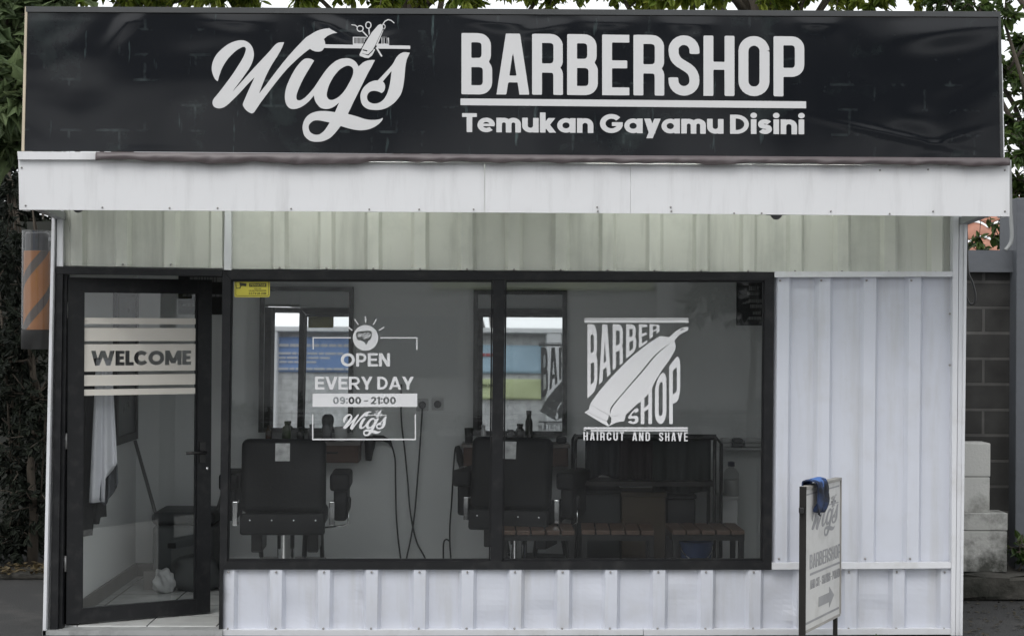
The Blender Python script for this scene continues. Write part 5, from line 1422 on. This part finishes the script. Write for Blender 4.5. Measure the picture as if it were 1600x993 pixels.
sdec('lower_rule', [rect_loop(.02, zbt + .03, SL - .015, zbt + .042)], .0008); sdec('upper_rule', [rect_loop(.03, ztp - .045, SL - .02, ztp - .037)], .0008)
BACKP = [('shop_lettering', .30, .44, 'BARBERSHOP'), ('service_lettering', .22, .27, 'HAIR CUT - SHAVING - POMADE')]
fsb = lambda u, v: sw(SL - u, v, -.0205)
for nm_, za2, zb2_, s_ in BACKP:
    gl, W_ = text_loops(s_, 'bebas')
    me = loops_mesh(nm_, [[(.05 + (SL - .10) * p[0] / W_, za2 + .02 + (zb2_ - za2) * p[1]) for p in lp] for g in gl for lp in g], fsb, .0)
    me.transform(Matrix.Translation(-nn * .001)); link_mesh(nm_, me, GREYINK, ps)
me = loops_mesh('wordmark', [[(.14 + .38 * (p[0] - 331) / 310, .86 - .30 * (p[1] - 30) / 192) for p in lp] for lp in WIGS], fsb, .0); me.transform(Matrix.Translation(-nn * .001)); link_mesh('wordmark', me, GREYINK, ps)

# rag thrown over its top edge
u0, _ = sq(1264, 800); u1, _ = sq(1281, 800)
zr0 = sq(1275, 818)[1]
def ragfn(u, v):
    uu = u0 + (u1 - u0) * (.05 + .95 * (.5 + (u - .5) * (1 - .35 * max(0, v - .4)))) + .045 * math.sin(max(0, v - .35) * 5.5)
    wob = .022 * math.sin(u * 11 + v * 7) + .012 * math.sin(u * 23 + 2)
    s = v * 1.0
    if s < .25: z = ztp - .07 + .09 * (s / .25) ** .6; o = -.045 - .008 * math.sin(u * 9)
    elif s < .4: k = (s - .25) / .15; z = ztp + .020 + .010 * math.sin(k * math.pi) + .004 * math.sin(u * 14); o = -.045 + .075 * k
    else:
        k = (s - .4) / .6; z = ztp + .018 - k * (ztp - zr0) * .82 * (1 - .22 * (1 - u) * 0 - .10 * math.sin(u * 3.1)); o = .03 + wob * k
    return sw(uu, z, o + .004)
m, n, l, b = nt('blue_black_rag')
tc = n.new('ShaderNodeTexCoord'); sp = n.new('ShaderNodeTexNoise'); sp.inputs['Scale'].default_value = 9; sp.inputs['Detail'].default_value = 3; l.new(tc.outputs['Object'], sp.inputs['Vector'])
cr_ = n.new('ShaderNodeValToRGB'); e = cr_.color_ramp.elements
e[0].position = .36; e[0].color = (.010, .012, .018, 1); e[1].position = .62; e[1].color = (.06, .14, .38, 1)
x = cr_.color_ramp.elements.new(.52); x.color = (.015, .03, .08, 1); cr_.color_ramp.interpolation = 'EASE'
sx = n.new('ShaderNodeSeparateXYZ'); l.new(tc.outputs['Object'], sx.inputs[0])
mz = n.new('ShaderNodeMath'); mz.operation = 'MULTIPLY_ADD'; mz.inputs[1].default_value = 1.1; l.new(sx.outputs['Z'], mz.inputs[0]); l.new(sp.outputs['Fac'], mz.inputs[2])
az = n.new('ShaderNodeMath'); az.operation = 'ADD'; az.inputs[1].default_value = .03; l.new(mz.outputs[0], az.inputs[0]); l.new(az.outputs[0], cr_.inputs['Fac']); l.new(cr_.outputs[0], b.inputs['Base Color']); b.inputs['Roughness'].default_value = .85
bm = B(); grid_sheet(bm, ragfn, 26, 36)
w = sw(.08, ztp)
o = solid(obj('cloth_rag', bm, m, loc=tuple(w), smooth=True), .006)
tag(o, 'crumpled blue and black rag draped over the pavement sign', 'rag')

# ---------------------------------------------------------------- right side: block wall, pillar, beam, white blocks
BLOCK = brick_mat('grey_concrete_block', (.036, .0355, .034), (.027, .0265, .0255), (.075, .073, .07), .405, .172, .011, 'XZ', .006, .92, .5, .40, 5.0)
WY = 1.75
A = P(1490, 500, WY); Bp = P(1590, 426, WY); zt_ = P(1540, 425.5, WY).z
bm = B(); box(bm, (xr + .06, WY, 0), (Bp.x, WY + .12, zt_)); o = obj('block_wall', bm, BLOCK, loc=(A.x, WY, .012)); tag(o, 'dark grey concrete block wall beside the right end of the kiosk', 'wall')
GP = pm('grey_blue_paint', (.105, .113, .127), .6, var=.08, scale=2, stain=(.08, .085, .09), stain_scale=3, stain_amt=.5, bump=.003, bscale=20)
a = P(1510, 390.5, WY - .06); b_ = P(1588, 425, WY - .06)
bm = B(); box(bm, (xr + .06, WY - .06, zt_ + .001), (P(1586, 400, WY - .06).x, WY + .16, a.z)); tag(obj('concrete_beam', bm, GP, loc=(a.x, WY, zt_)), 'grey painted concrete beam lying on the block wall', 'beam')
a = P(1589, 310, WY - .15); zb3 = P(1595, 868, WY - .15).z
bm = B(); box(bm, (P(1587, 700, WY - .15).x, WY - .15, 0), (a.x + .5, WY + .25, P(1590, 309, WY - .15).z), .006)
tag(obj('concrete_pillar', bm, GP, loc=(a.x, WY, 0)), 'grey painted concrete pillar at the right edge', 'pillar')
KY = 1.28
kz = P(1540, 893, KY + .15).z
KER = pm('mossy_concrete', (.055, .052, .045), .9, var=.4, scale=6, bump=.02, bscale=14, stain=(.012, .013, .009), stain_scale=3, stain_amt=.95, smin=.42, smax=.6)
bm = B()
box(bm, (xr + .06, KY, 0), (9, WY + .12, kz), .03, 3)
bmesh.ops.subdivide_edges(bm, edges=[e for e in bm.edges if e.calc_length() > 1], cuts=40, use_grid_fill=True)
rnd = random.Random(3)
for v in bm.verts:
    v.co += Vector((0, rnd.uniform(-.02, .02), rnd.uniform(-.012, .012) if v.co.z > .02 else 0))
tag(obj('kerb', bm, KER, auto=50), kind='structure')
WBL = pm('dirty_white_block', (.46, .46, .44), .85, var=.08, scale=6, bump=.003, bscale=60, stain=(.12, .12, .105), stain_scale=2.6, stain_amt=.9, smin=.50, smax=.68)
def wblock(x0, x1, y0, y1, label, yy, jy, m):
    a, b = P(x0, y1, yy), P(x1, y0, yy); zj = P(x0, jy, yy).z
    t = thing('white_block', label, 'block', ((a.x + b.x) / 2, yy + .1, a.z), 'white blocks stacked by the block wall')
    xa = max(a.x, xr + .065)
    bm = B(); box(bm, (xa, yy, a.z), (b.x, yy + .20, zj - .003), .006); obj('lower_course', bm, m, t)
    bm = B(); box(bm, (xa, yy - .002, zj), (b.x + .003, yy + .20, b.z), .006); obj('upper_course', bm, m, t)
kzz = kz + .0
lower_top = P(1540, 801, KY + .13).z
wblock(1490, 1574, 801, 893, 'wide stained white block on the kerb below the narrow one', KY + .13, 828, pm('stained_white_block', (.40, .40, .38), .85, var=.1, scale=6, bump=.004, bscale=50, stain=(.03, .031, .025), stain_scale=2.4, stain_amt=.95, smin=.44, smax=.60))
wblock(1490, 1547, 692, 800.6, 'narrow clean white block standing on the wide stained one', KY + .16, 744, WBL)
# dangling black cable and grey conduit
bm = B(); tube(bm, [P(a, b, .62) for a, b in cr([(1510, 330), (1511, 390), (1513, 425), (1519, 440), (1524, 460), (1522, 473), (1515, 474), (1510, 462), (1509, 440)], False)], .007, 6)
tag(obj('hanging_cable', bm, BLACKPL), 'black cable looped beside the right corner of the kiosk', 'cable')
bm = B(); tube(bm, [P(a, b, WY - .2) for a, b in cr([(1577, 250), (1579, 330), (1581, 365), (1579, 380), (1571, 391)], False)], .014, 8)
tag(obj('conduit_pipe', bm, pm('grey_conduit', (.25, .26, .26), .5)), 'thin grey conduit curving down beside the pillar', 'pipe')
# neighbour's house with a clay tile roof
hy = 7.0
a = P(1485, 400, hy); b_ = P(1640, 400, hy); z0 = P(1540, 405, hy).z
t = thing('neighbour_house', 'house with an orange clay tile roof seen under the eave at right', 'house', (a.x + 1, hy + 1, 0))
bm = B(); box(bm, (a.x - .6, hy + .4, 0), (b_.x + 3, hy + 3.5, z0 - .05)); obj('wall', bm, pm('house_wall', (.35, .33, .30), .8), t)
bm = B()
rows, pitch = 5, .33
for r in range(rows):
    def fn(u, v, r=r):
        x = a.x - .9 + u * (b_.x - a.x + 3.5)
        ph = (x / .26) % 1.0
        hgt = .055 * math.sin(ph * math.pi) if True else 0
        return Vector((x, hy + r * pitch * .8 + v * pitch * .86, z0 + r * pitch * .5 + v * pitch * .5 + hgt + .035 * (1 - v)))
    grid_sheet(bm, fn, 120, 1)
o = obj('roof', bm, pm('clay_tile', (.40, .19, .13), .8, var=.45, scale=5, stain=(.12, .07, .05), stain_scale=4, stain_amt=.7), t); solid(o, .015)

# ---------------------------------------------------------------- trees and shrubs
def leaf_geo(V, F, pos, dirv, up, L, Wd, shape, rnd):
    d = dirv.normalized(); s = d.cross(up)
    s = s.normalized() if s.length > 1e-4 else d.orthogonal().normalized()
    nrm = s.cross(d)
    i = len(V)
    cup = rnd.uniform(.06, .22); droop = rnd.uniform(.05, .3)
    if shape == 'lobed':
        prof = [(0, 0, 0), (.05, .26, 1), (.30, .20, 1), (.38, .52, 1), (.60, .24, 1), (1.0, 0, 0)]
    else:
        prof = [(0, 0, 0), (.22, .36, 1), (.50, .48, 1), (.78, .30, 1), (1.0, 0, 0)]
    mids = []
    for t, w, e in prof:
        c = pos + d * (t * L) - nrm * (droop * L * t * t)
        mids.append(len(V)); V.append(c)
        if e:
            V.append(c + s * (w * Wd) + nrm * (cup * w * Wd)); V.append(c - s * (w * Wd) + nrm * (cup * w * Wd))
    for k in range(len(prof) - 1):
        a, b2 = mids[k], mids[k + 1]
        ea, eb = prof[k][2], prof[k + 1][2]
        for q in (1, 2):
            if ea and eb: F.append((a, b2, b2 + q, a + q))
            elif eb: F.append((a, b2, b2 + q))
            elif ea: F.append((a, b2, a + q))

def tree(name, label, cat, base, top, blobs, nleaf, ll, mleaf, shape='oval', tr=.07, seed=0, group=None, keep=None, bark=None, twigs=1.0, clump=9):
    """trunk, limbs to every crown blob, and leaves clustered on twigs in the blobs; blobs: (centre, radii)"""
    rnd = random.Random(seed)
    bark = bark or pm('bark', (.07, .058, .045), .9, var=.4, scale=8, bump=.01, bscale=30, stretch=(1, 1, .3))
    t = thing(name, label, cat, tuple(base), group)
    base, top = Vector(base), Vector(top)
    bm = B()
    trunk = [base + (top - base) * (k / 6) + Vector((rnd.uniform(-.04, .04), rnd.uniform(-.04, .04), 0)) * (k > 0) for k in range(7)]
    tube(bm, trunk, [tr * (1.25 if k == 0 else 1 - .09 * k) for k in range(7)], 9)
    V, F = [], []
    tot = sum(max(r) for _, r in blobs)
    for c, r in blobs:
        c = Vector(c)
        k = rnd.randint(3, 6); st = trunk[k]
        mid = st.lerp(c, .5) + Vector((rnd.uniform(-.15, .15), rnd.uniform(-.15, .15), rnd.uniform(-.05, .2)))
        tube(bm, [st, st.lerp(mid, .5) + Vector((0, 0, .05)), mid, c], [tr * .45, tr * .36, tr * .28, tr * .16], 6)
        nb = max(6, int(nleaf * max(r) / tot))
        for q in range(max(1, nb // clump)):
            while True:
                d = Vector((rnd.uniform(-1, 1), rnd.uniform(-1, 1), rnd.uniform(-1, 1)))
                if .15 < d.length < 1: break
            d = d * (.55 + .45 * rnd.random())
            tip = c + Vector((d.x * r[0], d.y * r[1], d.z * r[2]))
            start = c.lerp(tip, .35)
            if keep and not keep(tip): continue
            tw = [start, start.lerp(tip, .5) + Vector((rnd.uniform(-.04, .04), rnd.uniform(-.04, .04), rnd.uniform(-.02, .05))), tip]
            if rnd.random() < twigs: tube(bm, tw, [tr * .10 + .003, .005, .003], 4, cap=False)
            ax = (tip - start).normalized() if (tip - start).length > 1e-4 else Vector((0, 0, 1))
            for w in range(clump):
                f = (w + rnd.random()) / clump
                p = tw[0].lerp(tw[2], .15 + .85 * f)
                dv = ax * .5 + Vector((rnd.gauss(0, .7), rnd.gauss(0, .7), rnd.gauss(-.15, .5)))
                up = Vector((rnd.gauss(0, .45), rnd.gauss(-.25, .45), 1))
                L = ll * rnd.uniform(.6, 1.25)
                leaf_geo(V, F, p, dv, up, L, L * (.62 if shape == 'lobed' else .52), shape, rnd)
    obj('trunk', bm, bark, t, True)
    me = bpy.data.meshes.new('crown'); me.from_pydata([tuple(v) for v in V], [], F); me.update()
    link_mesh('crown', me, mleaf, t, True)
    return t
LF_BIG = leaf_mat('broad_leaf', (.065, .10, .045), (.16, .21, .10), .30)
LF_TOP = leaf_mat('canopy_leaf', (.085, .14, .022), (.24, .29, .045), .5)
LF_RT = leaf_mat('right_leaf', (.030, .062, .016), (.080, .125, .032), .32)
LF_DK = leaf_mat('shaded_dark_leaf', (.010, .014, .010), (.019, .026, .015), .10, .8)  # deep shade under the canopy is put into this leaf colour
def W(px, py, Y): return P(px, py, Y)
# broad-leaved tree hugging the left end of the sign
b_ = [(W(12, 30, 1.6), (.38, .35, .34)), (W(-25, 120, 1.5), (.36, .3, .42)), (W(18, 150, 1.2), (.30, .22, .36)), (W(15, 225, 1.5), (.24, .25, .20)), (W(70, -15, 1.9), (.40, .3, .28)), (W(-60, 40, 1.9), (.4, .4, .4))]
tree('broadleaf_tree', 'broad leaved green tree behind the left end of the sign', 'tree', W(-70, 890, 2.2) * Vector((1, 1, 0)) if False else (W(-70, 600, 2.2).x, 2.2, 0), (W(-30, 60, 1.8).x, 1.9, W(-30, 60, 1.8).z), b_, 1500, .19, LF_BIG, 'lobed', .06, 11)
# dark bushes down the left side
def shrub(label, px, Y, ztop, wid, n, seed, ll=.07):
    c = W(px, 600, Y); rnd = random.Random(seed)
    bl = []
    for k in range(9):
        z = .2 + (ztop - .3) * k / 8
        bl.append((Vector((c.x + rnd.uniform(-.5, .5) * wid * .6, Y + rnd.uniform(-.15, .15), z)), (wid * .55, .34, .30)))
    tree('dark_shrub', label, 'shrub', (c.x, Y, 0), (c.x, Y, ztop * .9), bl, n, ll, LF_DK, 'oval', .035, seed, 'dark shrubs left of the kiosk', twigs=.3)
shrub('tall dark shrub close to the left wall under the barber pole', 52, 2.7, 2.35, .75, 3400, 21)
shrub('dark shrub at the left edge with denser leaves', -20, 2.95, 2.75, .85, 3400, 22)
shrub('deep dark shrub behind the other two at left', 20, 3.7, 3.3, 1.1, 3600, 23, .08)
bm = B(); c = W(40, 600, 4.6); box(bm, (c.x - 3.5, 4.6, 0), (c.x + 1.6, 4.75, 2.6)); tag(obj('shade_backdrop', bm, pm('shade_backdrop_dark', (.035, .037, .032), .9, var=.4, scale=4), loc=(c.x, 4.6, 0)), 'dark backdrop wall added for deep shade behind the left shrubs', 'wall')  # dark slab added to hide the sky and stand for deep shade
bm = B(); box(bm, (-14, 2.05, 0), (xl - .06, 2.30, .035), .012, 2)
tag(obj('kerb', bm, KER), kind='structure')
rnd = random.Random(9); V, F = [], []
c0 = W(45, 897, 2.1)
for k in range(420):
    p = Vector((c0.x + rnd.uniform(-.9, .5), 2.1 + rnd.uniform(-.08, .22), .037 + rnd.uniform(0, .05)))
    leaf_geo(V, F, p, Vector((rnd.uniform(-1, 1), rnd.uniform(-1, 1), rnd.uniform(-.1, .5))), Vector((0, 0, 1)), rnd.uniform(.03, .07), .03, 'oval', rnd)
me = bpy.data.meshes.new('leaf_litter'); me.from_pydata([tuple(v) for v in V], [], F); me.update()
tag(link_mesh('leaf_litter', me, leaf_mat('dry_leaf', (.06, .045, .022), (.11, .085, .045), .1)), 'dry fallen leaves along the kerb left of the kiosk', 'leaf litter', kind='stuff')

# canopy over the sign: trees behind the kiosk, only their lowest sprays come into view
spec = [('tree whose lowest sprays hang over the left third of the sign', 190, 4.2, [(95, -6, .34), (150, -10, .30), (215, -2, .28), (265, -12, .34), (330, -5, .28), (385, -4, .22)], 31),
        ('tree whose lowest sprays hang over the middle of the sign', 640, 4.6, [(480, -8, .22), (540, -8, .26), (600, 0, .30), (655, -8, .32), (720, 0, .30), (790, -4, .32), (850, 2, .30), (905, -6, .34)], 32),
        ('tree whose lowest sprays hang over the right part of the sign', 1180, 4.3, [(960, -6, .32), (1015, 0, .28), (1075, -4, .32), (1140, 2, .30), (1200, -2, .34), (1260, 0, .32), (1310, -2, .32), (1375, 4, .24), (1430, -8, .30)], 33)]
for lb, px, Y, bl, sd_ in spec:
    rnd = random.Random(sd_); bb = []
    for x, y, r in bl:
        bb.append((W(x, y - r * 60, Y + rnd.uniform(-.3, .3)), (r * 1.15, .42, r * 0.95)))
        bb.append((W(x + 20, y - 250, Y + .5), (r * 1.6, .6, r * 1.2)))
    tree('canopy_tree', lb, 'tree', (W(px, 600, Y + .6).x, Y + .6, 0), (W(px, -120, Y + .6).x, Y + .6, W(px, -120, Y + .6).z), bb, 4600, .115, LF_TOP, 'oval', .10, sd_, 'trees behind the kiosk')
# airy tree on the right
bb = []
rnd = random.Random(41)
for x, y, r in ((1480, -2, .26), (1530, 10, .26), (1568, 30, .30), (1592, 75, .26), (1575, 110, .22), (1600, 150, .26), (1580, 195, .22), (1600, 235, .24), (1580, 275, .20), (1603, 300, .22), (1630, 60, .4), (1640, 200, .4), (1560, -40, .35)):
    bb.append((W(x, y, 4.2 + rnd.uniform(-.4, .5)), (r, .3, r)))
tree('airy_tree', 'airy tree with dark leaves and open sky gaps at the right edge', 'tree', (W(1680, 600, 4.6).x, 4.6, 0), (W(1620, 60, 4.5).x, 4.5, W(1620, 60, 4.5).z), bb, 1700, .11, LF_RT, 'oval', .07, 41)
# climbing plant over the tiles and a weed by the pillar
c = W(1556, 360, 4.0)
tree('climbing_plant', 'green creeper hanging in front of the clay tile roof', 'plant', (c.x + .25, 3.6, 0), (c.x + .1, 3.8, c.z), [(W(1552, 352, 3.8), (.16, .12, .20)), (W(1530, 372, 3.8), (.12, .1, .10)), (W(1572, 372, 3.8), (.12, .1, .16)), (W(1520, 385, 3.9), (.15, .1, .08))], 130, .085, LF_RT, 'oval', .015, 51, twigs=1, clump=6)
c = W(1592, 885, 1.5)
tree('weed', 'small green weed on the kerb at the foot of the pillar', 'weed', (c.x, 1.5, kz), (c.x, 1.5, kz + .22), [((c.x, 1.5, kz + .14), (.12, .1, .14)), ((c.x + .1, 1.5, kz + .08), (.1, .1, .07))], 130, .07, LF_RT, 'oval', .008, 52, clump=6)
c = P(1377, 985, -0.10); rnd = random.Random(53); V, F = [], []
for k in range(26):
    leaf_geo(V, F, Vector((c.x + rnd.uniform(-.03, .03), -.10 + rnd.uniform(-.02, .02), .003 + rnd.random() * .012)), Vector((rnd.uniform(-1, 1), rnd.uniform(-1, 1), rnd.uniform(0, .9))), Vector((0, 0, 1)), rnd.uniform(.012, .024), .008, 'oval', rnd)
me = bpy.data.meshes.new('small_weed'); me.from_pydata([tuple(v) for v in V], [], F); me.update()
tag(link_mesh('small_weed', me, LF_RT, loc=(c.x, -.10, 0)), 'tiny weed at the foot of the white lower panel', 'weed')
bb = [(W(x, y, 5.2), (.75, .5, .7)) for x, y in ((-60, 60), (40, 90), (110, 120), (-40, 190), (50, 210), (-60, 310), (20, 330), (70, 320), (-30, 430), (40, 450))]
tree('shade_tree', 'dark leafy tree farthest back at the left, deep shade put into its leaf colour', 'tree', (W(-10, 600, 5.6).x, 5.6, 0), (W(-10, 60, 5.6).x, 5.6, W(0, 60, 5.6).z), bb, 3600, .12, LF_DK, 'oval', .10, 61, twigs=.3)
# grit and leaves on the ground at right
rnd = random.Random(12); V, F = [], []
for k in range(260):
    p = Vector((xr + rnd.uniform(.1, 1.2), rnd.uniform(-.3, KY), .002 + rnd.uniform(0, .01)))
    leaf_geo(V, F, p, Vector((rnd.uniform(-1, 1), rnd.uniform(-1, 1), rnd.uniform(-.05, .3))), Vector((0, 0, 1)), rnd.uniform(.012, .045), .02, 'oval', rnd)
me = bpy.data.meshes.new('ground_litter'); me.from_pydata([tuple(v) for v in V], [], F); me.update()
tag(link_mesh('ground_litter', me, leaf_mat('dry_litter', (.03, .025, .018), (.07, .06, .04), .1)), 'scattered grit and dry leaves on the asphalt right of the kiosk', 'litter', kind='stuff')
# ---------------------------------------------------------------- across the street: what the mirrors and panes reflect
OY = -17.0
stall = thing('opposite_stall', 'low pale stall across the street seen only in the mirrors', 'stall', (0, OY, 0))
bm = B(); box(bm, (-13, OY - 4, 0), (13, OY, 3.42)); obj('wall', bm, brick_mat('pale_block_wall', (.66, .66, .65), (.62, .62, .61), (.54, .54, .53), .4, .2, .01, 'XZ', .003, .9, .5, .2), stall)
bm = B(); hexa(bm, [Vector(p) for p in ((-13.4, OY + .35, 3.42), (13.4, OY + .35, 3.42), (13.4, OY + .35, 3.50), (-13.4, OY + .35, 3.50), (-13.4, OY - 4.2, 3.50), (13.4, OY - 4.2, 3.50), (13.4, OY - 4.2, 3.58), (-13.4, OY - 4.2, 3.58))])
obj('roof', bm, pm('white_roof_sheet', (.82, .82, .82), .5), stall)
def banner(x0, x1, z0, z1, col, label, bars, yy=OY + .05):
    t = thing('banner', label, 'banner', (x0, yy, z0), 'banners across the street')
    bm = B()
    grid_sheet(bm, lambda u, v: Vector((x0 + (x1 - x0) * u, yy + .02 * math.sin(u * 17) * math.sin(v * 3), z0 + (z1 - z0) * v)), 40, 8)
    o = solid(obj('sheet', bm, pm('banner_%d' % int(x0 * 100 + 5000), col, .5, var=.25, scale=.8), t), .004)
    bm = B(); rnd = random.Random(int(x0 * 10))
    for (u0, u1, v0, v1, mi) in bars:
        u = u0
        while u < u1:
            q = min(u1, u + rnd.uniform(.02, .05)); box(bm, (x0 + (x1 - x0) * u, yy + .022, z0 + (z1 - z0) * v0), (x0 + (x1 - x0) * (q - .004), yy + .026, z0 + (z1 - z0) * v1), mi=mi); u = q
    obj('print', bm, [pm('banner_white', (.7, .7, .7), .6), pm('banner_red', (.5, .05, .05), .6), pm('banner_dark', (.10, .12, .03), .6)], t)
banner(-7.0, -2.2, 2.72, 3.34, (.20, .35, .68), 'royal blue banner across the street reflected in the left mirror', [(.45, .98, .72, .80, 0), (.55, .9, .5, .56, 0), (.5, .85, .38, .43, 0), (.5, .8, .26, .31, 0), (.02, .99, .06, .12, 0)])
banner(-0.8, 2.42, 2.72, 3.22, (.48, .68, .85), 'sky blue banner across the street reflected in the right mirror', [(.1, .35, .60, .70, 1), (.45, .75, .60, .70, 1), (.2, .5, .3, .38, 0)])
banner(-1.0, 2.42, 2.26, 2.62, (.66, .73, .38), 'yellow green banner below the sky blue one', [(.1, .8, .62, .74, 2), (.2, .55, .30, .40, 2)])
for x_, lb_ in ((-4.1, 'pale post on the stall front beside the royal blue banner'), (2.46, 'pale post on the stall front at the end of the sky blue banner')):
    bm = B(); box(bm, (x_, OY + .08, 0), (x_ + .26, OY + .34, 3.41), .01); tag(obj('white_post', bm, pm('post_white', (.75, .75, .75), .6), loc=(x_, OY, 0)), lb_, 'post')
for x_, w_, z0_, z1_, lb_ in ((-6.0, 1.1, .9, 1.9, 'dark shutter in the stall wall far left'), (-1.9, 1.3, .95, 1.85, 'dark shutter in the stall wall near the middle')):
    bm = B(); box(bm, (x_, OY + .001, z0_), (x_ + w_, OY + .04, z1_), .01); obj('shutter', bm, pm('shutter_grey', (.36, .37, .39), .5), stall)
rnd = random.Random(66)
tree('street_bush', 'bushy small tree standing before the stall across the street', 'tree', (3.7, -15.2, 0), (3.7, -15.2, 2.2), [((3.7 + rnd.uniform(-.7, .7), -15.2 + rnd.uniform(-.3, .3), 1.7 + rnd.random() * 1.6), (.6, .5, .5)) for _ in range(8)], 900, .22, LF_DK, 'oval', .07, 66, twigs=0, clump=6)
NUM = ('first', 'second', 'third', 'fourth', 'fifth', 'sixth', 'seventh', 'eighth')
for i in range(8):  # dense row added so the sign mirrors dark crowns, not sky
    rnd = random.Random(70 + i); x, y, h, r = -14 + 4 * i + rnd.uniform(-.5, .5), -24 - rnd.random() * 1.5, 9.6 + rnd.uniform(-1.0, .8), 2.6
    bl = [((x + rnd.uniform(-.8, .8) * r, y + rnd.uniform(-.4, .4) * r, 5.6 + rnd.random() * (h - 6.4)), (r * .6, r * .5, .95)) for _ in range(9)]
    tree('added_street_tree', 'big leafy tree added across the street to darken the sign reflection, %s from the left' % NUM[i], 'tree', (x, y, 0), (x, y, h * .6), bl, 1100, .60, LF_DK, 'oval', .16, 80 + i, 'added trees across the street', twigs=0, clump=6)
tree('added_street_tree', 'leafy tree added beyond the far left of the stall to darken the sign reflection', 'tree', (-18.5, -24, 0), (-18.5, -24, 5.6), [((-18.5 + rnd.uniform(-2, 2), -24 + rnd.uniform(-1, 1), 5.2 + rnd.random() * 4), (1.7, 1.4, 1.0)) for _ in range(9)], 1100, .60, LF_DK, 'oval', .16, 99, 'added trees across the street', twigs=0, clump=6)  # added to close a sky gap in the sign's reflection
hb = []  # added hedge, breaks the stall wall's hard bottom edge in reflections
for k in range(46):
    x = -11 + k * .5; h = .45 + .28 * math.sin(k * .9) + .2 * math.sin(k * 2.3 + 1)
    hb.append(((x, OY + .7 + rnd.uniform(-.15, .15), max(.22, h * .5)), (.38, .35, max(.22, h * .55))))
tree('added_hedge', 'low uneven hedge added along the stall to break its reflected bottom edge', 'hedge', (0, OY + .7, 0), (0, OY + .7, .3), hb, 3800, .14, leaf_mat('hedge_leaf', (.04, .06, .025), (.09, .12, .05), .2), 'oval', .02, 77, twigs=0, clump=6)
